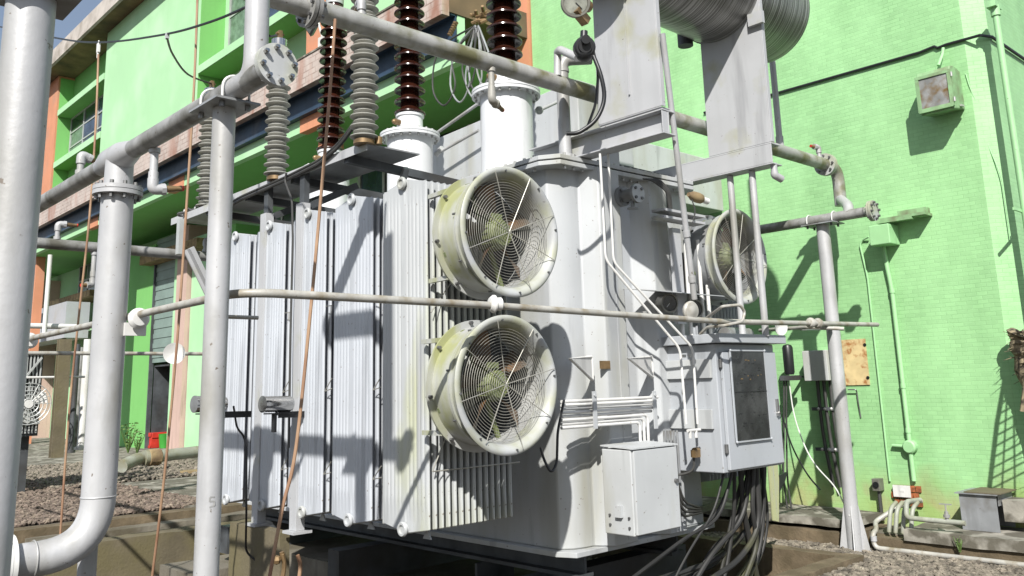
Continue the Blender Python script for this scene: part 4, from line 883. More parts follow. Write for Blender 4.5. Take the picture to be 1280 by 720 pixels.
def arrester_proto(loc,label):
    a=thing('surge_arrester',label,'insulator',loc,'grey ribbed surge arresters on the shelf')
    q=MB(); pr=[(0,.06)]; z=.04
    for i in range(15):
        pr+=[(z,.062),(z+.012,.113),(z+.017,.116),(z+.022,.112),(z+.034,.062),(z+.044,.062),(z+.054,.086),(z+.058,.089),(z+.062,.086),(z+.073,.062)]; z+=.084
    pr+=[(z+.01,.06)]; q.lathe(a.location,(0,0,1),pr,36); obj('insulator_body',q,'sili',a)
    q=MB(); q.lathe(a.location,(0,0,1),[(-.005,.085),(.03,.085),(.03,.06)],24); q.cyl(a.location+V((.1,-.06,.0)),a.location+V((.1,-.06,.06)),.03,n=12); obj('base_fitting',q,'brass',a)
    q=MB(); q.lathe(a.location+V((0,0,z)),(0,0,1),[(0,.065),(.005,.075),(.075,.075),(.08,.06),(.08,0)],24); tp=obj('top_cap',q,'chrome',a)
    q=MB(); q.bar(a.location+V((0,0,z+.08)),a.location+V((0,0,z+.17)),.05,.035); q.cyl(a.location+V((-.04,0,z+.14)),a.location+V((.04,0,z+.14)),.012,n=8); obj('terminal',q,'brass',a)
    return a,z
ax_=3.98
pts=[]
for (px,py) in((455,180),(345,225),(258,264)):
    k=A(px,py,z=SZ+.012); pts.append(k)
ar0,az=arrester_proto(pts[0],'tallest looking grey ribbed arrester, between the two nearer brown bushings')
dup(ar0,None,pts[1],'grey ribbed arrester behind the bolted round flange')
dup(ar0,None,pts[2],'grey ribbed arrester half hidden by the silver post, farthest of its row')

# ================================================================= COPPER STRAPS AND OVERHEAD WIRE
def strap(P,label,w=.028):
    q=MB(); 
    q.tube(P,.0105,8)
    return solo('copper_strap',q,'copper',label,'strap','copper earthing straps')
def dense(P,n=6):
    out=[P[0]]
    for i in range(len(P)-1):
        p0=P[max(i-1,0)];p1=P[i];p2=P[i+1];p3=P[min(i+2,len(P)-1)]
        for k in range(1,n+1):
            t=k/n; out.append(.5*((2*p1)+(p2-p0)*t+(2*p0-5*p1+4*p2-p3)*t*t+(3*p1-p0-3*p2+p3)*t**3))
    return out
strap(dense([A(x,y,x=2.6) for x,y in((123,68),(120,150),(112,270),(98,400),(86,520),(74,690))]),'copper strap hanging from the small clamp, leftmost of three')
strap(dense([A(x,y,x=2.7) for x,y in((248,-40),(243,100),(233,260),(222,420),(205,600),(184,770))]),'copper strap passing in front of the square grey column and green pier, middle of three')
strap(dense([A(x,y,y=4.62) for x,y in((419,24),(412,120),(403,225),(389,380),(370,560),(352,640),(330,760))]),'copper strap hanging across the brown bushing and radiators')
ow=thing('overhead_wire','black overhead wire sagging across the upper left sky','wire',A(62,45,x=2.6))
q=MB(); P=dense([A(x,y,x=2.6) for x,y in((-40,25),(62,46),(123,53),(200,44),(255,30),(305,10),(360,-20))]); q.tube(P,.010,8); obj('wire',q,'black',ow)
c=A(123,60,x=2.6); q=MB(); q.box(c.x-.012,c.x+.012,c.y-.025,c.y+.025,c.z-.05,c.z+.05); q.cyl(c+V((0,0,-.11)),c+V((0,0,-.05)),.012,n=8); q.cyl(c+V((0,0,.04)),c+V((0,0,.08)),.008,n=6); obj('clamp',q,'white',ow,bevel=.003)
c=A(209,45,x=2.6); q=MB(); q.box(c.x-.012,c.x+.012,c.y-.018,c.y+.018,c.z-.025,c.z+.025); obj('clamp',q,'alu',ow)
q=MB(); P=dense([A(209,48,x=2.6),A(216,68,x=2.9),A(235,93,x=3.3),pts[2]+V((0,0,az+.14))]); q.tube(P,.010,8); obj('tap_wire',q,'black',ow)
q=MB(); P=dense([A(330,30,x=3.6),A(337,45,x=3.8),pts[1]+V((0,0,az+.14))]); q.tube(P,.011,8); obj('tap_wire',q,'black',ow)

# ================================================================= SPRAY PIPEWORK
FX,FY,FXR=1.86,4.13,9.275; FYB,ZPR=4.74,3.375
ZP=3.13; ZO=3.75; ZOB=4.055
SP=thing('spray_pipework','silver overhead spray pipe frame standing on round posts around the transformer','pipework',(FX,FY,-.58))
def flange(mb,c,ax,R,t,n=8,rb=.011,hole=None):
    c=V(c);ax=V(ax).normalized(); mb.cyl(c-ax*t/2,c+ax*t/2,R,n=40)
yT=5.72; yE=3.83
q=MB(); q.tube([(FX,3.70,ZP),(FX,yT,ZP-.0),(FX,14,ZP)],.058,20); obj('header_pipe',q,'pipe_old',SP,'weathered header pipe above the left posts')
q=MB(); q.tube([(FX,4.05,ZP),(FX,yE,ZP),(FX,yE,ZO),(FX,yE+.0,ZO+.9)],.060,20,fil=.16); obj('riser_elbow',q,'pipe',SP)
q=MB(); q.cyl((FX,3.625,ZP),(FX,3.70,ZP),.058,n=20); q.cyl((FX,3.615,ZP),(FX,3.63,ZP),.105,n=40); q.cyl((FX,3.595,ZP),(FX,3.613,ZP),.105,n=40); fo=obj('blind_flange',q,'bell',SP,'round blind flange with eight bolts')
q=MB(); q.bolts((FX,3.595,ZP),(0,-1,0),.082,8,.013,.02,.2,.06); q.bolts((FX,3.580,ZP),(0,-1,0),.082,8,.008,.015,.2); pieces('bolt',q,'chrome',fo)
# cross-over pipe along X
q=MB(); q.tube([(FX,yE,ZOB),(FX,FYB,ZOB),(FXR+.50,FYB,ZOB),(FXR+.50,FYB,ZPR+.22)],.071,22,fil=.18); obj('cross_pipe',q,'pipe_moss',SP,'long mossy cross pipe passing in front of the bushings')
q=MB(); c=V((A(388,12,y=FYB).x,FYB,ZOB)); q.cyl(c+V((-.035,0,0)),c+V((-.008,0,0)),.132,n=36); q.cyl(c+V((.0,0,0)),c+V((.025,0,0)),.132,n=36); fo=obj('pipe_flange',q,'pipe_old',SP); q=MB(); q.bolts(c+V((-.055,0,0)),(1,0,0),.103,8,.014,.11); pieces('bolt',q,'bolt',fo)
q=MB(); c=V((A(1032,203,y=FYB).x,FYB,ZOB)); q.cyl(c+V((-.035,0,0)),c+V((-.006,0,0)),.132,n=36); q.cyl(c+V((.0,0,0)),c+V((.028,0,0)),.132,n=36); fo=obj('pipe_flange',q,'bell',SP); q=MB(); q.bolts(c+V((-.055,0,0)),(1,0,0),.103,8,.014,.11); pieces('bolt',q,'bolt',fo)
# right header, on its post
xr=FXR+.02
q=MB(); q.tube([(FXR,4.22,ZPR),(FXR,10.0,ZPR)],.057,18); obj('header_pipe',q,'pipe_old',SP,'header pipe on the right hand post')
q=MB(); q.tube([(FXR+.50,FYB,ZPR+.42),(FXR+.50,FYB,ZPR+.30),(FXR+.10,FYB-.28,ZPR+.12),(FXR,FYB-.32,ZPR)],.058,16,fil=.12); obj('riser_elbow',q,'pipe',SP)
q=MB(); q.cyl((FXR,4.17,ZPR),(FXR,4.24,ZPR),.057,n=18); q.cyl((FXR,4.125,ZPR),(FXR,4.146,ZPR),.115,n=36); q.cyl((FXR,4.15,ZPR),(FXR,4.171,ZPR),.115,n=36); fo=obj('blind_flange',q,'bell',SP); q=MB(); q.bolts((FXR,4.125,ZPR),(0,-1,0),.09,8,.014,.025,.2,.06); pieces('bolt',q,'bolt',fo)
def post(x,y,r,zt,zb,label,pl=.12,gus=False,m='pipe',zp=3.13):
    q=MB(); q.cyl((x,y,zb),(x,y,zt),r,n=40)
    if gus:
        for a in(.4,1.97,3.54,5.11): 
            u=V((math.cos(a),math.sin(a),0)); q.prism([V((x,y,zb))+u*r*.8,V((x,y,zb))+u*(r+.095),V((x,y,zb+.0))+u*(r+.078)+V((0,0,.03)),V((x,y,zb+.50))+u*r*.95],V((-u.y,u.x,0))*.012)
        q.box(x-.17,x+.17,y-.17,y+.17,zb-.02,zb+.004)
    p_=obj('post',q,m,SP,label)
    q=MB(); q.box(x-pl*.95,x+pl*.95,y-pl*1.35,y+pl*1.35,zt,zt+.012); t_=obj('saddle_plate',q,'shelf',p_,smooth=False); q=MB()
    for dx in(-pl*.55,pl*.55):
        for dy in(-pl,pl): q.cyl((x+dx,y+dy,zt-.03),(x+dx,y+dy,zt+.03),.014,n=6)
    pieces('bolt',q,'bolt',p_)
    q=MB()
    for dy in(-pl*1.05,pl*1.05):
        q.tube([V((x-.072,y+dy,zt))]+[V((x+math.cos(math.pi-a)*.072,y+dy,zp+math.sin(a)*.068)) for a in[math.pi*k/12 for k in range(13)]]+[V((x+.072,y+dy,zt))],.007,8)
    pieces('u_bolt',q,'white',p_)
post(FX,4.17,.058,ZP-.075,-.58,'silver post just left of the radiators',.125)
post(FXR,FYB,.074,ZPR-.07,GZ,'leaning looking silver post before the tiled wall, with gusset plates at its foot',.145,gus=True,zp=ZPR)
# left pillar (own frame)
pl=thing('silver_pillar','thick silver pillar cropped by the left edge of the view','pillar',(A(13,300,d=2.12).x,A(13,300,d=2.12).y,-.02))
c=pl.location; q=MB(); ztop=2.615; q.cyl((c.x,c.y,GZ),(c.x,c.y,ztop),.058,n=56); obj('shaft',q,'pipe',pl); q=MB(); q.box(c.x-.085,c.x+.10,c.y-.09,c.y+.09,ztop,ztop+.010); obj('top_plate',q,'shelf',pl,smooth=False)
# supply riser: T, flange, column, elbow
rx,ry=FX,yT; zF=2.80
zf_=A(148,240,x=FX).z
q=MB(); q.tube([(rx,ry,ZP),(rx,ry,zf_+.03)],[.085,.088],32); 
q.lathe((rx,ry-.25,ZP),(0,1,0),[(0,.058),(.10,.075),(.2,.09),(.42,.09),(.5,.075),(.6,.058)],32); rs=obj('supply_tee',q,'pipe',SP,'large tee on top of the supply riser')
q=MB(); q.cyl((rx,ry,zf_+.004),(rx,ry,zf_+.03),.150,n=48); q.cyl((rx,ry,zf_-.026),(rx,ry,zf_+.000),.150,n=48); fl_=obj('riser_flange',q,'pipe',SP); q=MB(); q.bolts((rx,ry,zf_-.055),(0,0,1),.125,10,.013,.11); pieces('bolt',q,'bolt',fl_)
zb=A(110,690,x=FX).z; zel=zb+.03
xe_=A(30,700,y=ry)
q=MB(); q.tube([(rx,ry,zf_-.02),(rx,ry,zel),(rx-.75,ry+.05,zel-.03)],.098,40,fil=.30,seg=12); q.ring((rx,ry,zel+.30),(0,0,1),.099,.004,48,6); q.ring((rx-.33,ry+.02,zel-.01),(1,0,0),.099,.005,48,6); obj('supply_riser',q,'pipe',SP,'thick supply riser that bends away near the ground')
q=MB(); q.cyl((rx-.46,ry+.03,zel-.015),(rx-.435,ry+.03,zel-.015),.15,n=40); q.cyl((rx-.48,ry+.03,zel-.015),(rx-.462,ry+.03,zel-.015),.15,n=40); obj('pipe_flange',q,'white',SP)
q=MB(); q.cyl((rx+.04,ry+.25,-.58),(rx+.04,ry+.25,zel-.0),.055,n=24); obj('riser_prop',q,'pipe',SP)
# nozzles
def nozzle(base,dr,tip,m='pipe',L_=.16,par=None,lab=None,L2=.10):
    base=V(base);dr=V(dr);tip=V(tip).normalized(); q=MB(); e=base+dr*L_
    q.cyl(base,base+dr*.03,.034,n=14); q.cyl(base,base+dr*L_*.9,.024,n=14); q.cyl(base+dr*L_*.62,base+dr*L_*.8,.029,n=14)
    q.tube([e-dr*.05,e+dr*.02,e+dr*.02+tip*.06],.032,14,fil=.04); q.cyl(e+dr*.02+tip*.05,e+dr*.02+tip*.075,.036,n=8)
    o=obj('spray_nozzle',q,m,par or SP,lab)
    s=e+dr*.02+tip*.07; q=MB(); q.lathe(s,tip,[(0,.022),(L2*.5,.020),(L2*.7,.016),(L2,.019),(L2,0)],14); tp=obj('nozzle_tip',q,'brass',o); q=MB(); q.cyl(s+tip*L2,s+tip*(L2+.012),.017,n=12); obj('cap',q,'red',o)
U=(0,0,1);D=(0,0,-1)
y=A(101,205,x=FX).y; nozzle((FX,y,ZP+.05),U,(.7,.1,-.25),L_=.13,L2=.05)
y=A(187,190,x=FX).y; nozzle((FX+.03,y,ZP-.05),D,(.75,-.1,.12),L_=.24)
for px in(612,):
    x=A(px,95,y=FYB).x; nozzle((x,FYB-.02,ZOB-.05),D,(.8,.3,-.15),m='ring',L_=.24)
x=A(452,12,y=FYB).x; nozzle((x,FYB,ZOB+.05),U,(.3,.8,0),L_=.10)
x=A(1023,185,y=FYB).x; nozzle((x,FYB,ZOB+.05),U,(-.9,.2,0),L_=.12,L2=.05)
# far run of the pipe frame
q=MB(); q.cyl((FX,9.45,ZP),(5.5,9.45,ZP),.055,n=16); obj('header_pipe',q,'pipe_old',SP,'far header pipe behind the posts')
x=A(72,290,y=9.45).x; nozzle((x,9.45,ZP+.05),U,(.9,-.1,.0),L_=.14)
x=A(118,318,y=9.45).x; nozzle((x,9.45,ZP-.05),D,(-.8,-.3,-.1),L_=.32,L2=.05)
x=A(257,306,y=9.45).x; nozzle((x,9.45,ZP+.05),U,(.9,-.1,.0),L_=.12)
q=MB(); a=A(238,310,y=9.1);b_=A(268,372,y=9.1); q.bar(a,b_,.09,.05); q.bar(a+V((.0,.05,0)),b_+V((0,.05,0)),.02,.12); solo('steel_brace',q,'beam','slanting steel angle brace left of the silver post','brace',smooth=False)
q=MB(); a=A(226,274,y=9.2);b_=A(226,318,y=9.2); b_.x=a.x; q.bar(a,b_,.08,.05); solo('hanger_bar',q,'alu','short upright steel bar with a shackle above the slanting brace','bracket',smooth=False)
q=MB(); P=[A(228,268,y=9.2)+(A(268,257,y=9.2)-A(228,268,y=9.2))*(i/6) for i in range(7)]
for i in range(6): q.ring(P[i],(0,1,0) if i%2 else (0,.2,1),.045,.014,12,6)
solo('chain_link',q,'bolt','short dark chain running to the hanger bar','chain')

# ---- mid height ring ---------------------------------------------
RG=thing('ring_pipe','thin mid-height spray ring pipe crossing in front of the fans','pipework',(1.97,FY,2.06))
ZR=2.075; rx0=1.97
q=MB(); q.tube([(rx0,13.0,ZR),(rx0,FY+.12,ZR+.02),(rx0+.12,FY,ZR+.02),(3.4,FY,ZR+.02),(5.2,FY,ZR+.005),(7.2,FY,ZR+.01),(9.05,FY,ZR+.06)],[.024,.024,.024,.024,.023,.023,.021],12,fil=.1) if False else q.tube([(rx0,13.0,ZR),(rx0,FY,ZR+.03),(3.6,FY,ZR+.03),(6.2,FY,ZR+.0),(9.05,FY,ZR+.05)],.023,12,fil=.22,seg=8)
obj('pipe',q,'ring',RG)
def cup(c,ax,par,m='white',R=.058):
    ax=V(ax).normalized(); q=MB(); q.lathe(c,ax,[(-.012,.024),(-.01,R*.7),(.012,R),(.022,R),(.02,R*.85),(.0,.03)],28); q.lathe(V(c)+ax*.045,ax,[(-.02,.02),(-.015,R*.7),(.02,R*.75),(.03,.03)],24); return obj('nozzle_cup',q,m,par)
x=A(614,380,y=FY).x; cup((x,FY,A(614,380,y=FY).z),(.95,-.3,0),RG)
c=A(868,388,y=FY-.03); q=MB(); q.lathe(c+V((0,.05,0)),(-.15,-1,-.1),[(0,.02),(0,.075),(.02,.08),(.035,.07),(.04,.04),(.05,.02),(.05,0)],28); obj('nozzle_cup',q,'ring',RG)
for yy in(A(175,395,x=rx0).y,A(38,420,x=rx0).y): cup((rx0,yy,ZR+.0),(0,1,0),RG,R=.065); 
q=MB(); yy=A(165,402,x=rx0).y; q.prism([(rx0-.05,yy,ZR-.10),(rx0+.08,yy,ZR-.10),(rx0+.08,yy,ZR-.02),(rx0-.05,yy,ZR-.02)],(0,-.03,0)); obj('pipe_bracket',q,'white',RG,smooth=False)
q=MB(); q.cyl((2.2,10.1,ZR),(5.5,10.1,ZR),.022,n=10); obj('pipe',q,'ring',RG,'far run of the ring pipe')
x=A(215,445,y=10.1).x; q=MB(); q.lathe((x,10.05,ZR),(-.3,-1,0),[(0,.02),(.0,.03),(.03,.115),(.05,.12),(.045,.105),(.01,.02)],28); obj('nozzle_cup',q,'white',RG)
# bracket on right post and branch cups
q=MB(); q.bar(A(1004,409,y=4.42),A(1037,409,y=FYB-.02),.07,.06); obj('pipe_bracket',q,'shelf',RG,smooth=False)
for px_ in(1012,1021): cup((A(px_,403,y=FY).x,FY,ZR+.03),(1,0,0),RG,'ring',.05)
q=MB(); q.tube([A(1055,411,y=4.0),A(1010,409,y=4.3),A(978,411,y=4.75),A(950,413,y=5.3)],.019,10,fil=.05); obj('pipe',q,'ring',RG,'branch pipe by the right hand post')
c=A(973,409,y=FY+.55); q=MB(); q.lathe(c,(-.3,-1,-.2),[(0,.02),(.0,.03),(.03,.075),(.045,.08),(.04,.07),(.01,.02)],24); obj('nozzle_cup',q,'white',RG)
q=MB(); q.tube([(A(268,378,x=rx0).x,A(268,378,x=rx0).y,ZR-.07),(rx0+.25,A(268,378,x=rx0).y,ZR-.07)],.012,6); pieces('pipe_bracket',q,'ring',RG)

# ================================================================= SMALL THINGS NEAR THE RADIATORS
def spot(px,py,x,label):
    c=A(px,py,x=x); t=thing('spotlight',label,'lamp',c,'stainless spotlights beside the radiators'); ax=V((1,.06,-.02)).normalized()
    q=MB(); q.lathe(c,ax,[(-.13,.062),(-.13,.066),(-.10,.063),(.11,.063),(.13,.055),(.14,.03),(.14,0)],32); q.lathe(c,ax,[(-.125,.060),(-.10,.058)],32); obj('housing',q,'chrome',t)
    q=MB(); q.cyl(c-ax*.126,c-ax*.124,.058,n=28); obj('lens',q,'lensglass',t)
    q=MB(); q.bar(c+V((0,0,-.075))-ax*.1,c+V((0,0,-.075))+ax*.14,.06,.01); q.bar(c-ax*.02+V((0,0,-.08)),c-ax*.02+V((0,0,-.22)),.05,.02); q.bar(c+V((0,0,-.085))+ax*.02,c+V((0,0,-.085))+ax*.36,.02,.05); q.cyl(c+V((0,0,-.06)),c+V((0,0,-.09)),.012,n=8); obj('bracket',q,'black',t)
    return t
spot(346,505,3.45,'stainless spotlight in front of the second post of the shelf')
spot(262,505,3.0,'stainless spotlight partly hidden by the silver post')
q=MB(); q.tube([A(292,508,x=3.3),A(296,535,x=3.4),A(305,545,x=3.5),A(308,560,x=3.5),A(308,640,x=3.5),A(307,690,x=3.6),A(325,705,x=3.7),A(345,712,x=3.7)],.009,8,fil=.06); solo('hanging_wire',q,'black','black cable dropping from the hidden spotlight to the pit','cable')
q=MB(); P=[A(352,690,y=6.3),A(356,706,y=6.3),A(350,740,y=6.3)]; q.tube(P,.018,8,fil=.05); q.sphere(A(346,700,y=6.3),.035,8); q.sphere(A(353,693,y=6.3),.02,8); solo('earth_lug',q,'brass','small brassy earth fitting at the foot of the shelf post','fitting')
q=MB(); q.tube([A(372,694,y=6.6),A(376,706,y=6.6),A(373,730,y=6.6)],.016,8,fil=.06); solo('earth_lead',q,'copper','bent copper lead below the radiators','lead')

# ================================================================= THINGS ON THE BUILDING
# big floodlight on the tiled wall
fb=A(1146,92,x=9.96);f2=A(1190,132,x=9.96)
t=thing('wall_floodlight','boxy mossy green floodlight with a dirty square lens high on the tiled wall','lamp',(XW,fb.y-.2,4.4))
y1,y0=fb.y+.02,f2.y-.02; z1,z0=fb.z,f2.z-.0
q=MB(); q.prism([(XW-.003,y0,z0+.02),(9.985,y0,z0-.03),(9.965,y0,z1-.06),(9.99,y0,z1+.0),(10.1,y0,z1+.03),(XW-.003,y0,z1+.0)],(0,y1-y0,0)); obj('housing',q,'mosspaint',t,smooth=False,bevel=.01)
q=MB(); q.box(9.945,9.972,y0-.01,y0+.03,z0,z1-.05); q.box(9.945,9.972,y1-.03,y1+.01,z0,z1-.05); q.box(9.943,9.974,y0,y1,z0-.01,z0+.035); q.box(9.943,9.974,y0,y1,z1-.085,z1-.05); obj('lens_frame',q,'mosspaint',t,smooth=False)
M['lens']=mat('dirty lamp glass',(.42,.42,.42),.15,.3,.3,6,.3,dirt=(.24,.15,.06),da=.45,ds=8,dsoft=.1)
q=MB(); q.box(9.957,9.963,y0+.03,y1-.03,z0+.035,z1-.085); obj('lens',q,'lens',t,smooth=False)
q=MB(); q.cyl((9.95,y0-.02,z0+.04),(9.95,y0-.02,z0+.09),.012,n=8); q.cyl((9.95,y0-.02,z1-.14),(9.95,y0-.02,z1-.09),.012,n=8); q.bar((10.12,y0-.02,z0+.03),(10.2,y0-.02,z0+.03),.02,.02); pieces('latch',q,'boltlight',t)
# black conduit across the tiled wall and round the corner
q=MB(); P=[A(880,141,x=XW-.02),A(962,119,x=XW-.02),A(1150,65.5,x=XW-.02),A(1168,58,x=XW-.02),A(1172,60,x=XW-.02),A(1182,56,x=XW-.02),A(1225,44,x=XW-.02)]
zc=P[0].z; P=[V((XW-.02,p.y,p.z)) for p in P]; q.tube(P+[V((10.44,3.07,P[-1].z)),V((13,3.075,P[-1].z))],.018,8); solo('wall_conduit',q,'black','thin black conduit running along the tiled wall above the floodlight','conduit')
q=MB(); q.tube([A(1179,60,x=XW-.03),A(1178,68,x=XW-.05),A(1173,82,x=XW-.15)],.018,8,fil=.03); solo('conduit_drop',q,'gpipe','short green conduit drop to the top of the floodlight','conduit')
q=MB(); P=[A(1207,92,x=XW-.01),A(1213,112,x=XW-.01),A(1224,140,x=XW-.01)]+[A(*p,x=XW-.01) for p in((1232,180),(1250,220),(1255,260),(1265,300))]; P=[V((p.x if p.y>3.3 else 10.36,max(p.y,3.15),p.z)) for p in P]; q.tube(P,.006,6,fil=.1); solo('wall_wire',q,'gpipe','thin green wire hanging from the floodlight round the wall corner','wire')
# green pole near the right corner
q=MB(); a=A(1245,20,y=2.92); b_=A(1288,330,y=2.92); q.tube([(a.x+.0,2.92,-.0),(a.x,2.92,a.z),],.035,14); q.cyl((a.x,2.92,a.z),(a.x,2.92,a.z+.12),.05,n=12); q.box(a.x-.10,a.x+.10,2.88,2.98,a.z+.09,a.z+.16)
q.bar((a.x-.25,2.95,A(1262,257,y=2.92).z),(a.x+.05,2.95,A(1262,257,y=2.92).z),.02,.03)
solo('downpipe',q,'gpipe','green downpipe at the right corner of the tiled wall','pipe')
# wall junction box (green) with conduits and tray
a=A(1086,283,x=10.05);b_=A(1114,304,x=10.05); q=MB(); q.box(10.03,XW-.003,b_.y,a.y,b_.z,a.z); gb=solo('wall_box',q,'gpipe','square green painted junction box high beside the right post','box',smooth=False,bevel=.01)
q=MB(); P=[A(1104,306,x=XW-.06),A(1108,330,x=XW-.05),A(1115,362,x=XW-.04)]; e=A(1136,550,x=XW-.04); P=[P[0],P[1],V((XW-.04,P[2].y,P[2].z)),V((XW-.04,P[2].y,.42))]; q.tube(P,.026,12,fil=.2)
for z in(2.55,1.45,.95): q.cyl((XW-.04,P[2].y,z),(XW-.04,P[2].y,z+.05),.033,n=10)
zz=.82; q.lathe((XW-.002,P[2].y,A(1133,558,x=XW).z),(-1,0,0),[(0,.075),(.07,.075),(.085,.06),(.085,0)],20); zc2=A(1133,558,x=XW).z; q.cyl((XW-.04,P[2].y,zc2),(XW-.04,P[2].y+.2,zc2+.01),.02,n=10)
solo('wall_conduit',q,'gpipe','thick green conduit below the square box, with a round inspection cap','conduit')
q=MB(); P=[A(1086,296,x=XW-.05),A(1078,300,x=XW-.02),A(1075,306,x=XW-.02)]; P=P+[V((XW-.02,P[2].y-.05,P[2].z-.4)),V((XW-.02,P[2].y-.05,.4))]; q.tube(P,.012,8,fil=.08); solo('wall_conduit',q,'gpipe','thin green conduit left of the thick one','conduit')
q=MB(); a=A(1100,274,x=XW-.12);b_=A(1160,265,x=XW-.12); q.box(XW-.22,XW-.004,b_.y,a.y,a.z-.04,a.z-.01); q.box(XW-.12,XW-.004,b_.y+.02,b_.y+.35,a.z-.0,a.z+.06); q.box(XW-.23,XW-.15,b_.y+.15,a.y-.0,a.z-.07,a.z-.041)
solo('wall_bracket',q,'mosspaint','rusty green wall bracket right of the square green box','bracket',smooth=False)
# grey wall box with conduits
gy1,gy0=A(1003,437,x=10.08).y,A(1037,475,x=10.08).y; gz1=A(1020,438,x=10.08).z; gz0=A(1020,476,x=10.08).z
q=MB(); q.box(10.06,XW-.003,gy0,gy1,gz0,gz1); t=thing('grey_wall_box','grey wall box with four conduits dropping from it','box',(XW,gy0,gz0)); obj('box',q,'box',t,smooth=False,bevel=.008)
for i in range(4):
    yy=gy1-.09-.085*i; q=MB(); q.tube([(XW-.09,yy,gz0+.01),(XW-.09,yy,.95),(XW-.09,yy-.08,.3)],.022,10,fil=.3); obj('conduit',q,'cable',t)
q=MB(); zc=A(1025,511,x=10.2).z; q.box(XW-.13,XW-.10,gy0-.05,gy1,zc-.02,zc+.02); q.box(XW-.13,XW-.10,gy0-.1,gy1,.72,.76); pieces('clamp_rail',q,'dsteel',t,smooth=False)
q=MB()
for i in range(4):
    for z in(zc,.74): q.sphere((XW-.125,gy1-.09-.085*i,z),.022,8)
pieces('pipe_clip',q,'boltlight',t)
# black canister
c=A(986,455,x=9.95); q=MB(); q.lathe(c+V((0,0,-.13)),(0,0,1),[(0,0),(0,.05),(.03,.062),(.33,.064),(.36,.05),(.372,.02),(.372,0)],24); t=thing('black_canister','tall black capped canister hanging left of the grey wall box','canister',c); obj('body',q,'black',t)
q=MB(); q.box(c.x-.09,c.x+.09,c.y-.09,c.y+.09,c.z-.20,c.z-.14); q.box(c.x,XW-.01,c.y-.02,c.y+.02,c.z-.17,c.z-.15); obj('clamp',q,'dsteel',t)
for k,(px,e) in enumerate(((985,(1003,700)),(983,(990,640)),(980,(985,640)))):
    q=MB(); q.tube([A(px,474,x=9.93),A(px,540,x=9.93),A(e[0]-6,e[1]-40,x=9.9),A(*e,x=9.9)] if k else [A(986,474,x=9.93),A(992,520,x=9.93),A(1012,575,x=9.7),A(1046,610,x=9.4),A(1062,645,x=9.2)],.008 if not k else .011,6,fil=.4); obj('wire',q,'white' if not k else 'cable',t)
q=MB(); q.tube([A(978,520,x=9.8),A(990,560,x=9.75),A(1010,595,x=9.7),A(1025,612,x=9.6)],.010,6,fil=.4); solo('loose_cable',q,'black','loose black cable curving across the lower tiled wall','cable')
# rusty plate
a=A(1054,425,x=XW);b_=A(1088,481,x=XW); q=MB(); q.box(XW-.016,XW-.003,b_.y,a.y+.05,b_.z,a.z); rp=thing('rusty_plate','rust stained yellow plate behind the right post','plate',(XW,b_.y,b_.z)); obj('plate',q,'rustplate',rp,smooth=False)
q=MB()
for p in((1081,431),(1085,472)): c=A(*p,x=XW-.017); q.cyl(c,c+V((-.006,0,0)),.02,n=10)
pieces('bolt_hole',q,'black',rp)
q=MB(); q.tube([A(1060,487,x=XW-.05),A(1070,487,x=XW-.05),A(1071,490,x=XW-.02),A(1073,505,x=XW-.02),A(1076,522,x=XW-.01)],.008,6,fil=.02); solo('wall_hook',q,'bolt','small dark hook and wire below the rusty plate','hook')
# socket box low, gauge
a=A(1090,598,x=10.2);b_=A(1101,614,x=10.2); q=MB(); q.box(10.18,XW-.003,b_.y,a.y,b_.z,a.z); so_=thing('socket_box','small dark socket box low on the tiled wall','box',(XW,a.y,b_.z)); obj('housing',q,'gauge',so_,smooth=False,bevel=.005)
q=MB(); c=A(1095,606,x=10.178); q.cyl(c,c+V((-.012,0,0)),.035,n=16); obj('socket',q,'black',so_); q=MB(); q.cyl((10.24,c.y,b_.z),(10.24,c.y,.05),.022,n=8); obj('conduit',q,'cable',so_)
# broken wall patch with white plate
a=A(1117,605,x=XW);b_=A(1155,634,x=XW); t=thing('wall_patch','broken patch of exposed orange brick with a white plate','wall patch',(XW,b_.y,b_.z))
q=MB(); rnd=random.Random(2)
for i in range(5):
    for j in range(3):
        yy=b_.y+(a.y-b_.y)*(i+.5*(j%2))/5; zz=b_.z+(a.z-b_.z)*j/3; q.box(XW-.02-rnd.random()*.015,XW-.003,yy+.004,yy+(a.y-b_.y)/5-.006,zz+.005,zz+(a.z-b_.z)/3-.006)
obj('brick',q,'brick',t,smooth=False)
a2=A(1116,606,x=XW-.05);b2=A(1139,622,x=XW-.05); q=MB(); q.box(XW-.06,XW-.045,b2.y,a2.y,b2.z,a2.z); q.box(XW-.064,XW-.0605,(a2.y+b2.y)/2-.03,(a2.y+b2.y)/2+.02,(a2.z+b2.z)/2-.005,(a2.z+b2.z)/2+.02); obj('cover_plate',q,'white',t,smooth=False)
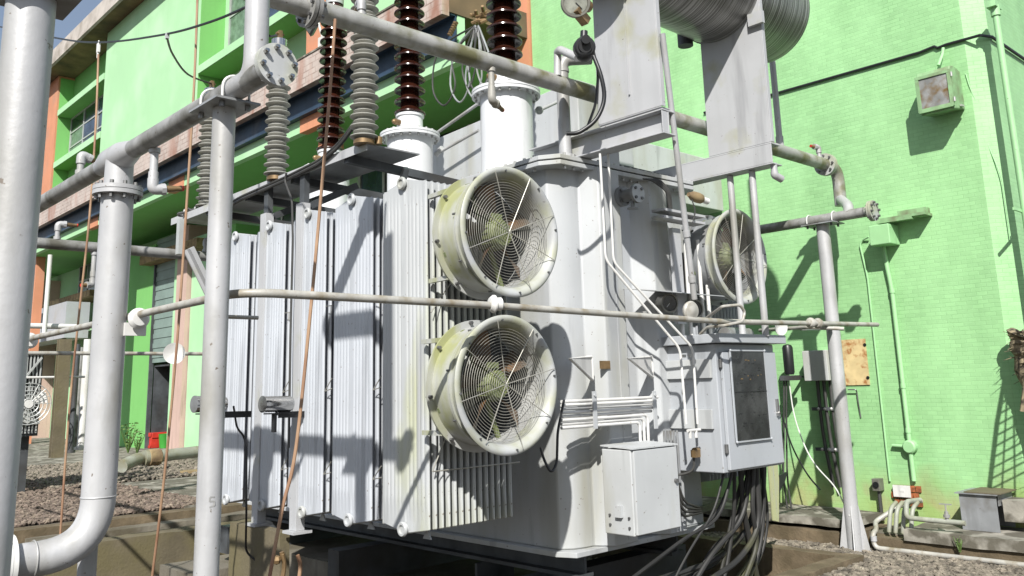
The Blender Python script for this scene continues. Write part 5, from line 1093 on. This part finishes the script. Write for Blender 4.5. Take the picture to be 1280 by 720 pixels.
# water pipes in front
t=thing('water_pipe','silver water pipe bending down from the brick patch and along the kerb','pipe',(8.3,4.5,.1))
q=MB(); P=[A(1152,626,x=10.15),A(1133,627,x=10.0),A(1094,652,x=9.75),A(1089,657,x=9.6)]; xx=9.40; p3=A(1090,664,x=xx);p4=A(1094,682,x=xx);p5=A(1102,686,x=xx); P=[P[0],P[1],P[2],p3+V((.1,0,0)),p3+V((0,-.0,-.03)),V((xx,p3.y-.01,p5.z)),V((xx,2.0,A(1280,706,x=xx).z))]
q.tube(P,.026,12,fil=.07); obj('pipe',q,'ring',t); q=MB(); q.cyl((xx,p3.y-.01,p5.z+.12),(xx,p3.y-.01,p5.z+.07),.034,n=10); obj('pipe_joint',q,'pipe',t)
t=thing('tap_pipe','pale tap pipe running along the wall foot with an upright tap','pipe',(9.6,4,.3))
zt_=A(1160,650,x=9.5).z; q=MB(); c0=A(1137,618,x=9.6); P=[A(1150,625,x=9.9),A(1133,627,x=9.6),A(1133,647,x=9.5),A(1160,650,x=9.5),A(1206,656,x=9.5)]; P[-1]=V((9.5,A(1207,656,x=9.5).y,P[-2].z)); q.tube(P,.026,12,fil=.05); obj('pipe',q,'pvc',t)
c=A(1184,651,x=9.5); c=V((9.5,c.y,P[-1].z)); q=MB(); q.cyl(c,c+V((0,0,.10)),.02,n=10); q.cyl(c+V((0,0,.04)),c+V((0,0,.07)),.032,n=10); q.cyl(c+V((0,0,.10)),c+V((0,0,.17)),.008,n=6); q.bar(c+V((0,-.06,.17)),c+V((0,.06,.17)),.014,.012); obj('tap',q,'boltlight',t)
for i,(px,l) in enumerate(((1120,0),(1128,4),(1137,2),(1147,3))):
    q=MB(); a=A(px,628,x=9.8); q.tube([a,a+V((-.15,.0,-.05)),V((a.x-.2,a.y+.02,-.05))],.023,10,fil=.08); solo('stub_pipe',q,'pvc',('leftmost','second','third','rightmost')[i]+' of the four short mossy pipes entering the ground below the brick patch','pipe')
# metal box on slab
b0=A(1208,665,x=8.8); zb_=.018
a=A(1204,664,x=9.80);b_=A(1252,670,x=9.80); bx=9.80; wy=.42
y1=a.y; y0=a.y-.36; z1=A(1204,617,x=bx).z
t=thing('meter_box','open sided grey sheet metal box on the patchy slab','box',(bx,y0,zb_))
q=MB(); q.box(bx,bx+.006,y0,y1,zb_,z1); q.box(bx+.006,bx+.46,y1-.006,y1,zb_,z1); q.box(bx-.03,bx+.46,y0-.02,y1+.03,z1,z1+.012); q.box(bx+.05,bx+.46,y0,y0+.006,zb_+.25,z1); q.box(bx+.454,bx+.46,y0+.007,y1-.007,zb_,z1); obj('housing',q,'shelf',t,smooth=False)
q=MB(); q.box(bx-.02,bx+.46,y0-.05,y0+.3,z1+.014,z1+.024); obj('cover_board',q,'concyel',t,smooth=False)
q=MB(); q.box(bx+.1,bx+.4,y0-.28,y0-.02,zb_+.1,z1-.05); obj('inner_block',q,'concpale',t,smooth=False)
# woven mat / basket frame against the wall at the right edge
c=A(1277,418,x=10.1); t=thing('woven_mat','lumpy woven straw basket work leaning on the wall at the right edge','basket',(9.9,2.9,.1)); rnd=random.Random(8)
P=[c+V((0,0,.02)),c+V((0,.03,-.05)),c+V((0,-.0,-.35)),c+V((0,-.07,-.8)),c+V((0,-.14,-1.25)),c+V((0,-.2,-1.6))]
q=MB(); DP=dense(P,5); q.tube(DP,[.02,.07]+[.10+.03*math.sin(i*1.7)*rnd.random() for i in range(len(DP)-3)]+[.03],14)
for i in range(16): q.ring(DP[1].lerp(DP[-1],i/16),(.0,.15,1),.112,.014,14,5)
for i in range(70):
    pp=DP[rnd.randrange(1,len(DP))]; q.cyl(pp,pp+V((rnd.uniform(-.16,.05),rnd.uniform(-.16,.17),rnd.uniform(-.12,.08))),.007,.002,n=4)
obj('roll',q,'bark',t)
SDv=V((.595,.495,-.63)); bk=lambda px,py:A(px,py,x=10.29)-SDv*(.85/.595)
e0=bk(1262,440);e1=bk(1236,618)
q=MB(); q.tube([e0,e0.lerp(e1,.5)+V((0,.02,0)),e1],.022,7); obj('edge_cane',q,'bark',t)
for i in range(13):
    f=(i+.5)/13; a=e0.lerp(e1,f); q=MB(); q.cyl(a,a+V((0,-.55,.30)),.009,n=5); obj('cane',q,'bark',t)
for i in range(7):
    f=(i+1)/8; a=e0.lerp(e1,f); q=MB(); q.cyl(a,a+V((-.0,-.10*(i+1)*.7,-.35-.12*i)) if False else e1+V((0,-.12*(i+1),0)),.008,n=5) if False else q.cyl(e0+V((0,-.03*i,-.05*i)),e1+V((0,-.13*(i+1),0)),.009,n=5); obj('cane',q,'bark',t)
# led floodlight on canopy fascia, cable hank on beam
c=A(382,27,x=8.15); t=thing('led_floodlight','small square floodlight above the tiled fascia','lamp',c); ax=V((-.75,.25,-.55)).normalized(); u,w_=frame(ax)
q=MB(); q.prism([c+u*.22+w_*.26,c-u*.22+w_*.26,c-u*.22-w_*.26,c+u*.22-w_*.26],ax*-.07); obj('housing',q,'black',t,smooth=False); q=MB(); q.prism([c+ax*.01+u*.17+w_*.21,c+ax*.01-u*.17+w_*.21,c+ax*.01-u*.17-w_*.21,c+ax*.01+u*.17-w_*.21],ax*-.005); obj('lens',q,'box',t,smooth=False)
q=MB(); q.tube([c-ax*.07,c-ax*.15+V((.0,-.2,-.05)),V((8.4,c.y-.35,8.27))],.025,8,fil=.05); q.box(8.32,8.45,c.y-.5,c.y-.2,8.28,8.5); obj('bracket',q,'white',t)
t=thing('cable_hank','bundle of brown connectors and grey cables hanging from the navy beam','cable bundle',A(590,20,x=8.45)); rnd=random.Random(5)
q=MB()
for i in range(26): 
    p=A(588+rnd.uniform(0,22)+i*0.9-8,26-i*.35+rnd.uniform(-6,5),x=8.5); q.cyl(p,p+V((rnd.uniform(-.1,.1),rnd.uniform(-.12,.12),rnd.uniform(-.06,.06))),.028,n=6)
pieces('connector',q,'brass',t)
for i,(px,w2,d_) in enumerate(((555,14,132),(575,12,128),(586,8,110),(592,10,122),(598,12,118),(605,9,108))):
    q=MB(); x=8.45; q.tube(dense([A(594,32,x=x),A(px-w2*.4,62,x=x),A(px-w2,d_-22,x=x),A(px,d_,x=x),A(px+w2,d_-24,x=x),A(px+w2*.8,70,x=x),A(598,32,x=x)],5),.016,6); obj('cable_loop',q,'shelf' if i%2 else 'cable',t)
c=A(568,32,x=8.45); q=MB()
for i in range(6): q.cyl(c+V((0,.03*i,.05-.03*i)),c+V((-.03,.03*i-.1,.0-.03*i)),.03,n=6)
pieces('connector',q,'brass',t)
plant(1200,690,A(1200,686,x=9.42).y,.14,'small green weed at the foot of the kerb slab',8)

# smudged painted mark on the silver post
def on_post(u,z): 
    a=math.atan2(-4.17,-FX)+.06+u/.058; return V((FX+math.cos(a)*.0588,4.17+math.sin(a)*.0588,z))
z0=A(280,636,x=FX).z; st=[((.0,.045),(-.022,.045)),((-.022,.045),(-.022,.026)),((-.022,.026),(-.002,.026)),((-.002,.026),(.0,.006)),((.0,.006),(-.022,.0))]
q=MB(); post_obj=[o for o in SP.children if o.name.startswith('post')][0]
for (u0,w0),(u1,w1) in st: q.bar(on_post(u0+.022,z0+w0),on_post(u1+.022,z0+w1),.0075,.0015,up=(-.4,-.9,0))
obj('painted_mark',q,'pipe_old',post_obj,'smudged grey painted mark')
# ================================================================= CAMERA, LIGHT, WORLD
cd=bpy.data.cameras.new('camera'); co=bpy.data.objects.new('camera',cd); COL.objects.link(co)
co.location=CAM; co.matrix_world=Matrix.Translation(CAM)@Matrix((RR,-RD,-RF)).transposed().to_4x4()
cd.sensor_width=36; cd.lens=36*F_PX/1280; cd.shift_y=(PY-360)/1280; cd.clip_start=.05; cd.clip_end=2000
scn.camera=co
SD=V((.595,.495,-.63)).normalized()
sl=bpy.data.lights.new('sun','SUN'); sl.energy=5; sl.angle=R_(.7); sl.color=(1,.965,.91)
so=bpy.data.objects.new('sun',sl); COL.objects.link(so); so.rotation_euler=SD.to_track_quat('-Z','Y').to_euler()
wd=bpy.data.worlds.new('World'); scn.world=wd; wd.use_nodes=True; N=wd.node_tree.nodes; K=wd.node_tree.links
bg=N['Background']; sk=N.new('ShaderNodeTexSky'); sk.sky_type='NISHITA'; sk.sun_disc=False; sk.sun_elevation=math.asin(-SD.z); sk.sun_rotation=math.atan2(-SD.x,-SD.y)
sk.air_density=1.0; sk.dust_density=1.0
tc=N.new('ShaderNodeTexCoord'); mp=N.new('ShaderNodeMapping'); mp.inputs['Scale'].default_value=(1,1,2.2); K.new(tc.outputs['Generated'],mp.inputs[0])
nn=N.new('ShaderNodeTexNoise'); nn.inputs['Scale'].default_value=3.2; nn.inputs['Detail'].default_value=8; K.new(mp.outputs[0],nn.inputs['Vector'])
mr=N.new('ShaderNodeMapRange'); mr.inputs['From Min'].default_value=.47; mr.inputs['From Max'].default_value=.64; mr.inputs['To Max'].default_value=.9; mr.inputs['To Min'].default_value=.12; K.new(nn.outputs['Fac'],mr.inputs['Value'])
mx=N.new('ShaderNodeMix'); mx.data_type='RGBA'; K.new(mr.outputs[0],mx.inputs[0]); K.new(sk.outputs[0],mx.inputs[6]); mx.inputs[7].default_value=(10.5,11.2,12.5,1)
K.new(mx.outputs[2],bg.inputs['Color']); bg.inputs['Strength'].default_value=.065
vs=scn.view_settings; vs.view_transform='Standard'; vs.look='None'; vs.exposure=.62; vs.gamma=1; vs.use_curve_mapping=False
scn.cycles.max_bounces=6; scn.cycles.diffuse_bounces=3
